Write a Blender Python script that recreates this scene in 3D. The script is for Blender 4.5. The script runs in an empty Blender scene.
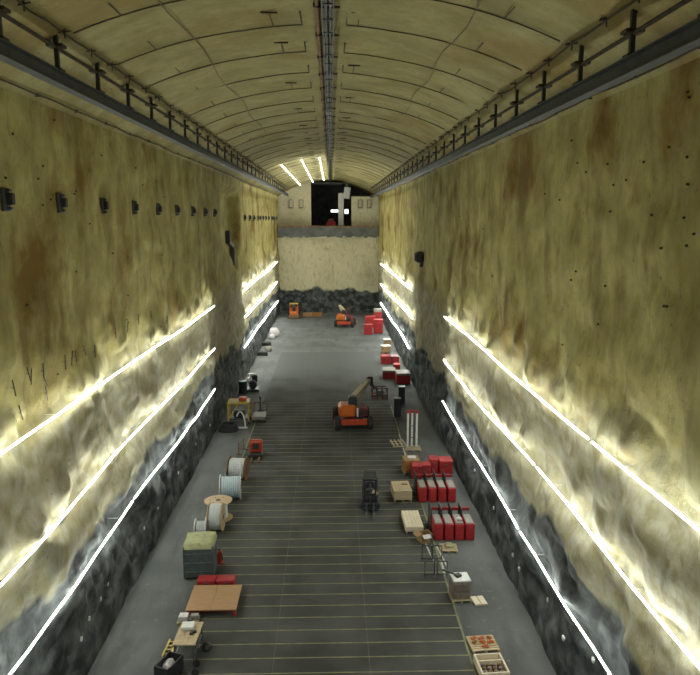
import bpy, bmesh, math, random
import numpy as np
from mathutils import Vector, Matrix, Euler
random.seed(7)
scn = bpy.context.scene
COL = scn.collection
R = math.radians
IW, IH, FPX = 700.0, 675.0, 720.0

# ------------------------------------------------------------------ camera
CAMZ = 19.2
cam_d = bpy.data.cameras.new('camera')
cam_d.sensor_fit = 'HORIZONTAL'; cam_d.sensor_width = 36.0
cam_d.lens = 36.0 * FPX / IW
cam_d.clip_start = 0.1; cam_d.clip_end = 500
cam = bpy.data.objects.new('camera', cam_d); COL.objects.link(cam)
cam.location = (0, 0, CAMZ)
cam.rotation_euler = (R(90) - math.atan(120.5 / FPX), 0, -R(1.49))
scn.camera = cam

# ------------------------------------------------------------------ world: a sealed cavern, hardly any light from outside
w = bpy.data.worlds.new('world'); scn.world = w; w.use_nodes = True
w.node_tree.nodes['Background'].inputs[0].default_value = (0.5, 0.5, 0.42, 1)
w.node_tree.nodes['Background'].inputs[1].default_value = 0.01
LED_POWER = 64.0
CROWN_LED_POWER = 44.0
FAR_LED_POWER = 110.0
scn.view_settings.view_transform = 'Standard'
scn.view_settings.look = 'None'
scn.view_settings.gamma = 1.0
scn.view_settings.use_curve_mapping = False
scn.view_settings.exposure = 0.2

# ------------------------------------------------------------------ pixel helpers (a pixel is only a direction; the plane gives the distance)
CM = cam.rotation_euler.to_matrix()
def ray(px, py):
    return (CM @ Vector(((px - IW/2) / FPX, -(py - IH/2) / FPX, -1.0)))
def on_z(px, py, z=0.0):
    d = ray(px, py); t = (z - CAMZ) / d.z
    return Vector((d.x*t, d.y*t, z))
def on_x(px, py, x):
    d = ray(px, py); t = x / d.x
    return Vector((x, d.y*t, CAMZ + d.z*t))
def on_y(px, py, y):
    d = ray(px, py); t = y / d.y
    return Vector((d.x*t, y, CAMZ + d.z*t))

# ------------------------------------------------------------------ materials
M = {}
def nodes_of(name):
    m = bpy.data.materials.new(name); m.use_nodes = True
    nt = m.node_tree; return m, nt, nt.nodes['Principled BSDF']
def N(nt, t, **kw):
    n = nt.nodes.new(t)
    for k, v in kw.items():
        if hasattr(n, k) and k not in ('inputs',): setattr(n, k, v)
    return n
def mk(name, col, rough=0.6, metal=0.0, var=0.25, scale=6.0, bump=0.0, emit=0.0, dirt=None, bscale=None):
    m, nt, b = nodes_of(name)
    geo = N(nt, 'ShaderNodeTexCoord')
    no = N(nt, 'ShaderNodeTexNoise'); no.inputs['Scale'].default_value = scale; no.inputs['Detail'].default_value = 5
    nt.links.new(geo.outputs['Object'], no.inputs['Vector'])
    mx = N(nt, 'ShaderNodeMix', data_type='RGBA')
    c2 = dirt if dirt else tuple(c * (1 - var) for c in col)
    mx.inputs['A'].default_value = (*c2, 1); mx.inputs['B'].default_value = (*[min(1, c * (1 + var*0.4)) for c in col], 1)
    rp = N(nt, 'ShaderNodeMapRange'); rp.inputs[1].default_value = 0.3; rp.inputs[2].default_value = 0.65
    nt.links.new(no.outputs['Fac'], rp.inputs[0]); nt.links.new(rp.outputs[0], mx.inputs['Factor'])
    nt.links.new(mx.outputs['Result'], b.inputs['Base Color'])
    b.inputs['Roughness'].default_value = rough; b.inputs['Metallic'].default_value = metal
    if bump:
        bp = N(nt, 'ShaderNodeBump'); bp.inputs['Strength'].default_value = bump; bp.inputs['Distance'].default_value = 0.02
        n2 = N(nt, 'ShaderNodeTexNoise'); n2.inputs['Scale'].default_value = bscale or scale*6
        nt.links.new(geo.outputs['Object'], n2.inputs['Vector'])
        nt.links.new(n2.outputs['Fac'], bp.inputs['Height']); nt.links.new(bp.outputs[0], b.inputs['Normal'])
    if emit:
        b.inputs['Emission Color'].default_value = (*col, 1); b.inputs['Emission Strength'].default_value = emit
    M[name] = m
    return m

def wood(name, col, dark, scale=3.0):
    m, nt, b = nodes_of(name)
    tc = N(nt, 'ShaderNodeTexCoord'); mp = N(nt, 'ShaderNodeMapping'); mp.inputs['Scale'].default_value = (scale, scale*7, scale*7)
    no = N(nt, 'ShaderNodeTexNoise'); no.inputs['Scale'].default_value = 1.5; no.inputs['Detail'].default_value = 6; no.inputs['Distortion'].default_value = 0.6
    mx = N(nt, 'ShaderNodeMix', data_type='RGBA'); mx.inputs['A'].default_value = (*dark, 1); mx.inputs['B'].default_value = (*col, 1)
    rp = N(nt, 'ShaderNodeMapRange'); rp.inputs[1].default_value = 0.3; rp.inputs[2].default_value = 0.62
    L = nt.links.new
    L(tc.outputs['Object'], mp.inputs[0]); L(mp.outputs[0], no.inputs['Vector']); L(no.outputs['Fac'], rp.inputs[0]); L(rp.outputs[0], mx.inputs['Factor'])
    L(mx.outputs['Result'], b.inputs['Base Color']); b.inputs['Roughness'].default_value = 0.75
    M[name] = m

def shotcrete(name, band=None, stains=1.0, clean=0.0, tint_z=None, tint_gain=1.0):
    """cream sprayed concrete with brown seepage stains; below `band` metres the spray is charcoal"""
    m, nt, b = nodes_of(name); L = nt.links.new
    geo = N(nt, 'ShaderNodeNewGeometry'); P = geo.outputs['Position']
    def noise(scale, detail=5, mapscale=None, rough=0.55, off=(0, 0, 0)):
        n = N(nt, 'ShaderNodeTexNoise'); n.inputs['Scale'].default_value = scale; n.inputs['Detail'].default_value = detail; n.inputs['Roughness'].default_value = rough
        mp = N(nt, 'ShaderNodeMapping'); mp.inputs['Location'].default_value = off
        if mapscale: mp.inputs['Scale'].default_value = mapscale
        L(P, mp.inputs[0]); L(mp.outputs[0], n.inputs['Vector'])
        return n.outputs['Fac']
    def rng(f, a, b_, lo=0.0, hi=1.0):
        r = N(nt, 'ShaderNodeMapRange'); r.inputs[1].default_value = a; r.inputs[2].default_value = b_; r.inputs[3].default_value = lo; r.inputs[4].default_value = hi
        L(f, r.inputs[0]); return r.outputs[0]
    def mix(f, A, B):
        x = N(nt, 'ShaderNodeMix', data_type='RGBA')
        L(f, x.inputs['Factor'])
        for s, v in (('A', A), ('B', B)):
            if isinstance(v, tuple): x.inputs[s].default_value = (*v, 1)
            else: L(v, x.inputs[s])
        return x.outputs['Result']
    def mul(a, b_):
        x = N(nt, 'ShaderNodeMath', operation='MULTIPLY')
        for i, v in enumerate((a, b_)):
            if isinstance(v, (int, float)): x.inputs[i].default_value = v
            else: L(v, x.inputs[i])
        return x.outputs[0]
    c = mix(rng(noise(0.35), 0.32, 0.66), (0.275, 0.255, 0.172), (0.40, 0.38, 0.29))
    c = mix(rng(noise(1.6, 6), 0.36, 0.6), (0.25, 0.22, 0.12), c)
    if clean:
        v = N(nt, 'ShaderNodeValue'); v.outputs[0].default_value = clean; c = mix(v.outputs[0], c, (0.60, 0.55, 0.37))
    om = 1.0
    if tint_z is not None:   # above a ragged height line the spray is more ochre
        so = N(nt, 'ShaderNodeSeparateXYZ'); L(P, so.inputs[0])
        ao = N(nt, 'ShaderNodeMath', operation='MULTIPLY_ADD'); L(noise(0.3, 5, off=(5, 3, 1)), ao.inputs[0]); ao.inputs[1].default_value = 3.0
        L(so.outputs['Z'], ao.inputs[2])
        om = rng(ao.outputs[0], tint_z, tint_z + 2.2, 0.22, 1.0)
        c = mix(mul(rng(ao.outputs[0], tint_z, tint_z + 2.2), 0.8), c, mix(rng(noise(0.5, 6, off=(6, 6, 6)), 0.35, 0.65), (0.205*tint_gain, 0.172*tint_gain, 0.044*tint_gain), (0.33*tint_gain, 0.288*tint_gain, 0.10*tint_gain)))
    # big ochre seepage patches and vertical runs
    st = mul(rng(noise(0.2, 6, (1, 1, 0.8), rough=0.6, off=(3, 11, 2)), 0.515, 0.64), min(1.0, 0.8*stains))
    c = mix(mul(st, om), c, (0.185, 0.112, 0.016))
    run = mul(mul(rng(noise(1.0, 6, (0.5, 0.8, 0.2), off=(0, 5, 0)), 0.47, 0.66), rng(noise(0.25, 3, off=(9, 1, 4)), 0.40, 0.55)), 0.5*stains)
    c = mix(mul(run, om), c, (0.15, 0.105, 0.022))
    c = mix(mul(rng(noise(2.2, 6, (1, 1, 0.45), rough=0.7, off=(3, 3, 9)), 0.5, 0.68), 0.45), c, (0.17, 0.135, 0.045))
    # specks
    c = mix(mul(rng(noise(3.4, 3), 0.66, 0.74), 0.6), c, (0.12, 0.10, 0.05))
    rough = 0.85
    if band is not None:
        sp = N(nt, 'ShaderNodeSeparateXYZ'); L(P, sp.inputs[0])
        ad = N(nt, 'ShaderNodeMath', operation='MULTIPLY_ADD')
        L(noise(0.17, 3, off=(1, 2, 7)), ad.inputs[0]); ad.inputs[1].default_value = -4.2; 
        L(sp.outputs['Z'], ad.inputs[2])
        f = rng(ad.outputs[0], band - 2.1 - 0.15, band - 2.1 + 0.22)
        d = mix(rng(noise(0.9, 6, off=(4, 4, 4)), 0.42, 0.64), (0.022, 0.025, 0.025), (0.095, 0.103, 0.102))
        d = mix(mul(rng(noise(0.8, 5, (1, 0.5, 1.2), off=(8, 0, 1)), 0.55, 0.75), 0.8), d, (0.20, 0.215, 0.21))
        c = mix(f, d, c)
    L(c, b.inputs['Base Color'])
    b.inputs['Roughness'].default_value = rough
    b.inputs['Specular IOR Level'].default_value = 0.3
    bp = N(nt, 'ShaderNodeBump'); bp.inputs['Strength'].default_value = 0.7; bp.inputs['Distance'].default_value = 0.09
    L(noise(2.6, 8, rough=0.62, off=(2, 2, 2)), bp.inputs['Height']); L(bp.outputs[0], b.inputs['Normal'])
    M[name] = m

shotcrete('shotcrete_wall', band=5.6, tint_z=12.6, tint_gain=1.55, stains=1.25)
shotcrete('shotcrete_end', band=4.7, stains=0.2, clean=0.8)
shotcrete('shotcrete_ceiling', stains=0.7, tint_z=5, tint_gain=0.84)

def concrete_floor():
    m, nt, b = nodes_of('concrete_floor'); L = nt.links.new
    geo = N(nt, 'ShaderNodeNewGeometry'); P = geo.outputs['Position']
    def noise(scale, detail=5, ms=(1, 1, 1)):
        n = N(nt, 'ShaderNodeTexNoise'); n.inputs['Scale'].default_value = scale; n.inputs['Detail'].default_value = detail
        mp = N(nt, 'ShaderNodeMapping'); mp.inputs['Scale'].default_value = ms
        L(P, mp.inputs[0]); L(mp.outputs[0], n.inputs['Vector']); return n.outputs['Fac']
    def rng(f, a, b_, lo=0.0, hi=1.0):
        r = N(nt, 'ShaderNodeMapRange'); r.inputs[1].default_value = a; r.inputs[2].default_value = b_; r.inputs[3].default_value = lo; r.inputs[4].default_value = hi
        L(f, r.inputs[0]); return r.outputs[0]
    def mix(f, A, B):
        x = N(nt, 'ShaderNodeMix', data_type='RGBA')
        if isinstance(f, float): x.inputs['Factor'].default_value = f
        else: L(f, x.inputs['Factor'])
        for s, v in (('A', A), ('B', B)):
            if isinstance(v, tuple): x.inputs[s].default_value = (*v, 1)
            else: L(v, x.inputs[s])
        return x.outputs['Result']
    c = mix(rng(noise(0.22, 6), 0.34, 0.66), (0.078, 0.083, 0.08), (0.122, 0.128, 0.124))
    c = mix(rng(noise(0.9, 6, (1.0, 0.25, 1)), 0.5, 0.68), c, (0.07, 0.073, 0.068))
    c = mix(rng(noise(2.5, 4), 0.62, 0.72), c, (0.145, 0.145, 0.14))
    L(c, b.inputs['Base Color']); b.inputs['Roughness'].default_value = 0.75
    b.inputs['Specular IOR Level'].default_value = 0.2
    M['concrete_floor'] = m
    # central slab: a rectangle of darker trowelled concrete between the yellow lines
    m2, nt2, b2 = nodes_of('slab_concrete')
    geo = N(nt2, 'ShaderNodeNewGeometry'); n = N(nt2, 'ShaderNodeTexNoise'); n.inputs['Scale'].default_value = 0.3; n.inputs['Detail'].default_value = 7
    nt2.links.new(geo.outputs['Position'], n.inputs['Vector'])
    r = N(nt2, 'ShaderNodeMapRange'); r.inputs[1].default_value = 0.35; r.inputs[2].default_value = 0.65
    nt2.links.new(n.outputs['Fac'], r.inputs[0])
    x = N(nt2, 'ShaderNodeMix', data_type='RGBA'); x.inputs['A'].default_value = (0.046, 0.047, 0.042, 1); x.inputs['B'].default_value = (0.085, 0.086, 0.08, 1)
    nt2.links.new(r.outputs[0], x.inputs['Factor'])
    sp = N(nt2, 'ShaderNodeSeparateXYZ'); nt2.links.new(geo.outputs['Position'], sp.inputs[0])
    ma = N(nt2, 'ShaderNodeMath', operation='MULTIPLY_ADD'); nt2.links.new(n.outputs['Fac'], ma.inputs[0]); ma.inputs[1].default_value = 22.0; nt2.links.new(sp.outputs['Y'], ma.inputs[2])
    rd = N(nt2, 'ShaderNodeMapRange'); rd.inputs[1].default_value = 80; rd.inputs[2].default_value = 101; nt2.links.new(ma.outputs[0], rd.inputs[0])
    xd = N(nt2, 'ShaderNodeMix', data_type='RGBA'); xd.inputs['B'].default_value = (0.10, 0.105, 0.101, 1)      # paler far concrete, ramped in colour to imitate the light falloff
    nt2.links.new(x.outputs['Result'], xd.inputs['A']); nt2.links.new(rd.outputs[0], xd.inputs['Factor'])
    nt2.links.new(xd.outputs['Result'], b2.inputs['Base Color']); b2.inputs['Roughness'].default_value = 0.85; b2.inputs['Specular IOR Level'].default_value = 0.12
    M['slab_concrete'] = m2
concrete_floor()

mk('led', (0.95, 1.0, 0.93), emit=LED_POWER, var=0)
mk('led_far', (0.95, 1.0, 0.93), emit=FAR_LED_POWER, var=0)
mk('crown_led', (0.97, 1.0, 0.93), emit=CROWN_LED_POWER, var=0)
mk('lamp_panel', (0.95, 0.98, 1.0), emit=2.2, var=0)
mk('aluminium', (0.55, 0.55, 0.52), 0.45, 0.8)
mk('steel_dark', (0.075, 0.08, 0.08), 0.5, 0.6, 0.4)
mk('steel_grey', (0.11, 0.118, 0.12), 0.55, 0.4, 0.35)
mk('beam_paint', (0.052, 0.058, 0.056), 0.55, 0.3, 0.35, 2)
mk('rusty', (0.20, 0.11, 0.05), 0.8, 0.2, 0.5, 3)
mk('strap_steel', (0.06, 0.045, 0.028), 0.8, 0.3, 0.4, 3)
mk('line_paint', (0.19, 0.185, 0.075), 0.6, 0, 0.45, 1.3, dirt=(0.085, 0.085, 0.056))
mk('tape_white', (0.42, 0.42, 0.38), 0.6, 0, 0.3)
mk('joint', (0.10, 0.10, 0.095), 0.9)
mk('black_plastic', (0.018, 0.019, 0.021), 0.5, 0, 0.3)
mk('rubber', (0.02, 0.02, 0.02), 0.85)
mk('red_paint', (0.30, 0.010, 0.011), 0.65, 0, 0.3, 4)
mk('red_dark', (0.13, 0.010, 0.010), 0.5, 0, 0.4, 4)
mk('grey_lid', (0.21, 0.20, 0.17), 0.6, 0, 0.25)
mk('orange_paint', (0.50, 0.115, 0.015), 0.4, 0, 0.3, 3)
mk('orange_red', (0.42, 0.05, 0.014), 0.4, 0, 0.25, 3)
mk('yellow_paint', (0.40, 0.28, 0.03), 0.45, 0, 0.3)
mk('cream_paint', (0.40, 0.36, 0.22), 0.5, 0, 0.2)
mk('white_paint', (0.55, 0.55, 0.52), 0.45, 0, 0.12)
mk('white_cable', (0.50, 0.52, 0.51), 0.45, 0, 0.12, 12)
mk('blue_cable', (0.38, 0.45, 0.49), 0.45, 0, 0.12, 12)
mk('bin_grey', (0.055, 0.072, 0.072), 0.55, 0, 0.25)
mk('tarp', (0.30, 0.30, 0.15), 0.8, 0, 0.25, 3, bump=0.5)
mk('plastic_bag', (0.46, 0.42, 0.42), 0.35, 0, 0.2)
mk('cardboard', (0.30, 0.19, 0.085), 0.85, 0, 0.2)
mk('brown_box', (0.30, 0.13, 0.03), 0.75, 0, 0.3)
mk('machine_taupe', (0.15, 0.12, 0.10), 0.55, 0, 0.25)
mk('glass', (0.02, 0.025, 0.03), 0.1, 0, 0.1)
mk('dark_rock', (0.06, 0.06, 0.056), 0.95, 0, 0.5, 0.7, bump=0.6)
mk('ledge_concrete', (0.11, 0.115, 0.105), 0.85, 0, 0.4, 0.8)
mk('ledge_timber', (0.24, 0.14, 0.075), 0.85, 0, 0.4, 1.5)
mk('brown_can', (0.16, 0.09, 0.045), 0.6)
mk('tan_vest', (0.62, 0.45, 0.26), 0.8)
mk('green_lid', (0.03, 0.22, 0.17), 0.5)
wood('ply', (0.34, 0.205, 0.095), (0.28, 0.16, 0.075), 1.2)
wood('pine', (0.46, 0.36, 0.22), (0.35, 0.265, 0.15), 1.5)
wood('pale_wood', (0.66, 0.58, 0.44), (0.55, 0.46, 0.32), 1.5)
wood('drum_wood', (0.42, 0.31, 0.18), (0.33, 0.225, 0.12), 1.2)
wood('pallet_wood', (0.33, 0.275, 0.16), (0.23, 0.19, 0.11), 1.5)

# ------------------------------------------------------------------ mesh helpers
class MB:
    def __init__(s): s.v = []; s.f = []
    def _add(s, vs, fs):
        o = len(s.v); s.v += [tuple(v) for v in vs]; s.f += [tuple(i + o for i in f) for f in fs]; return s
    def box(s, c, d, ch=0.0, rot=None, taper=None):
        hx, hy, hz = d[0]/2, d[1]/2, d[2]/2
        ch = min(ch, 0.45*min(d))
        vs = []; fs = []
        if ch <= 0:
            vs = [Vector((x, y, z)) for x in (-hx, hx) for y in (-hy, hy) for z in (-hz, hz)]
            fs = [(0,1,3,2), (4,6,7,5), (0,4,5,1), (2,3,7,6), (0,2,6,4), (1,5,7,3)]
        else:
            idx = {}
            for sx in (-1, 1):
                for sy in (-1, 1):
                    for sz in (-1, 1):
                        for a in range(3):
                            p = [sx*(hx-ch), sy*(hy-ch), sz*(hz-ch)]
                            p[a] = (sx*hx, sy*hy, sz*hz)[a]
                            idx[(sx, sy, sz, a)] = len(vs); vs.append(Vector(p))
            I = lambda *k: idx[k]
            S = (-1, 1)
            for t in S:
                fs.append((I(t,-1,-1,0), I(t,1,-1,0), I(t,1,1,0), I(t,-1,1,0)))
                fs.append((I(-1,t,-1,1), I(1,t,-1,1), I(1,t,1,1), I(-1,t,1,1)))
                fs.append((I(-1,-1,t,2), I(1,-1,t,2), I(1,1,t,2), I(-1,1,t,2)))
            for a in S:
                for b in S:
                    fs.append((I(a,b,-1,0), I(a,b,1,0), I(a,b,1,1), I(a,b,-1,1)))
                    fs.append((I(a,-1,b,0), I(a,1,b,0), I(a,1,b,2), I(a,-1,b,2)))
                    fs.append((I(-1,a,b,1), I(1,a,b,1), I(1,a,b,2), I(-1,a,b,2)))
                    for c_ in S: fs.append((I(a,b,c_,0), I(a,b,c_,1), I(a,b,c_,2)))
        if taper:
            for v in vs:
                if v.z > 0: v.x *= taper[0]; v.y *= taper[1]
        if rot: 
            m = Euler(rot).to_matrix(); vs = [m @ v for v in vs]
        c = Vector(c)
        return s._add([v + c for v in vs], fs)
    def bar(s, a, b, w, h=None, up=(0, 0, 1)):
        a = Vector(a); b = Vector(b); d = (b - a); L = d.length; d.normalize(); h = h or w
        u = Vector(up)
        if abs(d.dot(u)) > 0.98: u = Vector((1, 0, 0))
        x = d.cross(u).normalized(); y = x.cross(d).normalized()
        vs = [p + x*sx*w/2 + y*sy*h/2 for p in (a, b) for sx, sy in ((-1,-1), (1,-1), (1,1), (-1,1))]
        return s._add(vs, [(0,1,2,3), (7,6,5,4), (0,4,5,1), (1,5,6,2), (2,6,7,3), (3,7,4,0)])
    def cyl(s, a, b, r, r2=None, n=12, cap=True):
        a = Vector(a); b = Vector(b); r2 = r if r2 is None else r2
        d = (b - a).normalized(); u = Vector((0, 0, 1)) if abs(d.z) < 0.95 else Vector((1, 0, 0))
        x = d.cross(u).normalized(); y = d.cross(x).normalized()
        vs = []
        for p, rr in ((a, r), (b, r2)):
            for i in range(n):
                t = 2*math.pi*i/n; vs.append(p + x*rr*math.cos(t) + y*rr*math.sin(t))
        fs = [(i, (i+1) % n, n+(i+1) % n, n+i) for i in range(n)]
        if cap: fs += [tuple(range(n-1, -1, -1)), tuple(range(n, 2*n))]
        return s._add(vs, fs)
    def tube(s, pts, r, n=6):
        pts = [Vector(p) for p in pts]
        for i in range(len(pts) - 1): s.cyl(pts[i], pts[i+1], r, n=n)
        return s
    def lathe(s, prof, axis='x', n=24, c=(0, 0, 0)):
        vs = []; c = Vector(c)
        for t, r in prof:
            for i in range(n):
                a = 2*math.pi*i/n; u, v = r*math.cos(a), r*math.sin(a)
                vs.append(c + (Vector((t, u, v)) if axis == 'x' else Vector((u, v, t)) if axis == 'z' else Vector((u, t, v))))
        fs = []
        for k in range(len(prof) - 1):
            for i in range(n):
                fs.append((k*n+i, k*n+(i+1) % n, (k+1)*n+(i+1) % n, (k+1)*n+i))
        fs.append(tuple(range(n))); fs.append(tuple((len(prof)-1)*n + i for i in range(n)))
        return s._add(vs, fs)
    def prism(s, poly, x0, x1):
        """poly in (y, z), extruded along x"""
        n = len(poly); vs = [(x, y, z) for x in (x0, x1) for y, z in poly]
        return s._add(vs, [tuple(range(n)), tuple(range(2*n-1, n-1, -1))] + [(i, (i+1) % n, n+(i+1) % n, n+i) for i in range(n)])
    def blob(s, c, d, amp=0.2, seed=0, n=10, flat=True):
        rng = np.random.default_rng(seed); ph = rng.uniform(0, 6.28, 8)
        vs = []; m = n
        for j in range(m + 1):
            th = math.pi*j/m
            for i in range(2*n):
                p = math.pi*i/n
                rr = 1 + amp*(math.sin(2*p+ph[0])*math.sin(2*th+ph[1]) + 0.7*math.sin(3*p+ph[2])*math.sin(3*th+ph[3]) + 0.5*math.sin(5*p+ph[4])*math.sin(4*th+ph[5]))
                x, y, z = math.sin(th)*math.cos(p)*rr, math.sin(th)*math.sin(p)*rr, math.cos(th)*rr
                if flat: z = max(z, -0.5)
                vs.append((c[0]+x*d[0]/2, c[1]+y*d[1]/2, c[2]+z*d[2]/2))
        k = 2*n
        fs = [(j*k+i, j*k+(i+1) % k, (j+1)*k+(i+1) % k, (j+1)*k+i) for j in range(m) for i in range(k)]
        return s._add(vs, fs)
    def build(s, name, mat, parent=None, smooth=False, kind=None):
        me = bpy.data.meshes.new(name); me.from_pydata(s.v, [], s.f)
        bm = bmesh.new(); bm.from_mesh(me); bmesh.ops.remove_doubles(bm, verts=bm.verts, dist=1e-5) if smooth else None
        bmesh.ops.recalc_face_normals(bm, faces=bm.faces); bm.to_mesh(me); bm.free()
        me.materials.append(M[mat])
        if smooth:
            for p in me.polygons: p.use_smooth = True
        o = bpy.data.objects.new(name, me); COL.objects.link(o)
        if parent: o.parent = parent
        if kind: o['kind'] = kind
        return o
def B(c, d, ch=0.0, rot=None, taper=None): return MB().box(c, d, ch, rot, taper)

def tag(o, label, cat, group=None):
    o['label'] = label; o['category'] = cat
    if group: o['group'] = group
    return o
def thing(name, label, cat, loc, rz=0.0, group=None):
    o = bpy.data.objects.new(name, None); COL.objects.link(o)
    o.location = loc; o.rotation_euler = (0, 0, rz); o.empty_display_size = 0.3
    return tag(o, label, cat, group)
def copy_tree(o, parent=None):
    c = o.copy(); COL.objects.link(c)
    c.parent = parent
    for ch in list(o.children): copy_tree(ch, c)
    return c
def clone(o, label, loc, rz=0.0, group=None):
    c = copy_tree(o); c.location = loc; c.rotation_euler = (0, 0, rz); c['label'] = label
    if group: c['group'] = group
    return c
ORD = ['first', 'second', 'third', 'fourth', 'fifth', 'sixth', 'seventh', 'eighth', 'ninth', 'tenth', 'eleventh', 'twelfth', 'thirteenth']

# ------------------------------------------------------------------ noise
def _hash(ix, iy, seed):
    h = (ix.astype(np.int64)*374761393 + iy.astype(np.int64)*668265263 + seed*974634777) & 0xffffffff
    h = ((h ^ (h >> 13)) * 1274126177) & 0xffffffff
    return ((h ^ (h >> 16)) & 0xffff) / 65535.0
def vnoise(x, y, seed):
    ix, iy = np.floor(x), np.floor(y); fx, fy = x-ix, y-iy
    fx = fx*fx*fx*(fx*(fx*6-15)+10); fy = fy*fy*fy*(fy*(fy*6-15)+10)
    a, b = _hash(ix, iy, seed), _hash(ix+1, iy, seed); c, d = _hash(ix, iy+1, seed), _hash(ix+1, iy+1, seed)
    return (a*(1-fx)+b*fx)*(1-fy) + (c*(1-fx)+d*fx)*fy
def fbm(x, y, seed, octs):
    t = 0
    for k, (s, a) in enumerate(octs): t = t + a*(2*vnoise(np.asarray(x)/s + 100.3, np.asarray(y)/s + 50.7, seed+k) - 1)
    return t
def sstep(a, b, x):
    t = np.clip((x-a)/(b-a), 0, 1); return t*t*(3-2*t)

# ------------------------------------------------------------------ the cavern shell
XL, XR, YN, YF = -10.5, 9.5, -6.0, 145.0
XC, HW, ZS, RISE = -0.5, 10.0, 23.25, 3.25
RAD = (HW*HW + RISE*RISE) / (2*RISE)
def arch_z(x):
    return ZS + RISE - (RAD - math.sqrt(max(RAD*RAD - (x-XC)**2, 0)))
OCT = [(7.0, 0.20), (3.0, 0.24), (1.3, 0.10), (0.55, 0.05)]
def bulge(D, z, side):
    """metres that the sprayed rock stands proud of the nominal wall plane, + towards the room"""
    D = np.asarray(D, float); z = np.asarray(z, float)
    q = fbm(D*0.92 + 0.35*z, z*1.25, 11 if side < 0 else 47, OCT)
    dd, zz = D + 0.5*z, z*1.1 - 0.2*D      # cauliflower lumps of the spray
    q = q + 0.34*np.abs(2*vnoise(dd/2.4 + 9.1, zz/2.4 + 3.3, 61) - 1) + 0.20*np.abs(2*vnoise(dd/1.0 + 5.1, zz/0.9 + 8.3, 62) - 1) - 0.24
    q = np.where(q > 0, q*0.8, q)
    q = q * (1 - 0.62*sstep(12.0, 15, z))
    q = q * sstep(23.3, 21.5, z)
    q = q*(0.35 + 0.65*sstep(0.0, 2.2, z))
    if side < 0:   # niche half-way down the left wall, high up
        lo = 70.0 + 9.0*sstep(17.5, 13.6, z); hi = 83.5 - 2.0*sstep(16, 13.6, z)
        m = sstep(lo-0.35, lo+0.35, D)*sstep(hi+0.9, hi-0.6, D)*sstep(13.0, 14.2, z)*sstep(22.4, 21.4, z)
        q = q*(1-m) - 1.3*m
    return q
def wall_x(side, D, z):
    b = float(bulge(D, z, side)); return XL + b if side < 0 else XR - b

def grid_mesh(name, Pm, mat, flip=False, parent=None):
    """Pm: array (a, b, 3)"""
    a, b, _ = Pm.shape
    idx = np.arange(a*b).reshape(a, b)
    q = np.stack([idx[:-1, :-1], idx[1:, :-1], idx[1:, 1:], idx[:-1, 1:]], -1).reshape(-1, 4)
    if flip: q = q[:, ::-1]
    me = bpy.data.meshes.new(name)
    me.from_pydata(Pm.reshape(-1, 3).tolist(), [], q.tolist())
    me.polygons.foreach_set('use_smooth', np.ones(len(me.polygons), bool))
    me.materials.append(M[mat])
    o = bpy.data.objects.new(name, me); COL.objects.link(o)
    if parent: o.parent = parent
    return o
Dn = [YN]
while Dn[-1] < YF + 0.4:
    Dn.append(Dn[-1] + (0.6 if Dn[-1] < 12 else 0.2 if Dn[-1] < 62 else 0.33))
Dn = np.array(Dn)
Zn = np.concatenate([np.arange(0, 13, 0.2) - 0.02, np.arange(13, 23.6, 0.25)])
walls = {}
for side, nm in ((-1, 'wall_left'), (1, 'wall_right')):
    DD, ZZ = np.meshgrid(Dn, Zn, indexing='ij')
    bb = bulge(DD, ZZ, side)
    X = XL + bb if side < 0 else XR - bb
    o = grid_mesh(nm, np.stack([X, DD, ZZ], -1), 'shotcrete_wall', flip=(side < 0)); o['kind'] = 'structure'
    walls[side] = o
# ceiling vault
Dc = np.arange(YN, YF + 14.0, 0.6); Tc = np.linspace(-1, 1, 73)
th0 = math.asin(HW/RAD)
DD, TT = np.meshgrid(Dc, Tc*th0, indexing='ij')
rr = RAD - 0.10*fbm(DD, TT*RAD, 91, [(3.5, 0.7), (1.3, 0.5)])*sstep(1.0, 0.93, np.abs(TT)/th0)
o = grid_mesh('ceiling', np.stack([XC + rr*np.sin(TT), DD, (ZS + RISE - RAD) + rr*np.cos(TT)], -1), 'shotcrete_ceiling'); o['kind'] = 'structure'
ceiling = o
# end wall behind the camera
B((XC, YN-0.2, 13.2), (HW*2+1, 0.4, 27)).build('wall_near', 'shotcrete_end', kind='structure')

# floor + slab + painted lines
fl = B((XC, (YN+YF+15)/2, -0.25), (HW*2+2, YF+15-YN, 0.5)).build('floor', 'concrete_floor', kind='structure')
XLL, XRL = -7.25, 6.07
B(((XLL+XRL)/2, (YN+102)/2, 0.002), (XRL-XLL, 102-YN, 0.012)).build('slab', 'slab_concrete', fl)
def painted(x0, x1, y0, y1, mat='line_paint', nm='painted_line', z=0.010):
    return B(((x0+x1)/2, (y0+y1)/2, z), (x1-x0, y1-y0, 0.006)).build(nm, mat, fl)
painted(XLL-0.05, XLL+0.05, 8, 72); painted(XRL-0.05, XRL+0.05, 8, 72)
painted(XLL-0.03, XLL+0.03, 72, YF-2, 'joint', 'slab_joint'); 
Y0 = on_z(330, 672.8).y; Y1 = on_z(330, 555.4).y; STEP = (Y1-Y0)/10
line_me = None
k = -6
while Y0 + k*STEP < 74:
    y = Y0 + k*STEP
    if line_me is None:
        o = B((0, 0, 0), (XRL-XLL-0.12, 0.075, 0.006)).build('painted_line', 'line_paint', fl); line_me = o.data
    else:
        o = bpy.data.objects.new('painted_line', line_me); COL.objects.link(o); o.parent = fl
    o.location = ((XLL+XRL)/2, y, 0.011)
    k += 1
for x in (-2.6, 1.6): painted(x-0.015, x+0.015, 5, 140, 'joint', 'slab_joint', 0.009)
for y in (84, 102, 120): painted(XLL, XRL, y-0.02, y+0.02, 'joint', 'slab_joint', 0.009)
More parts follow.
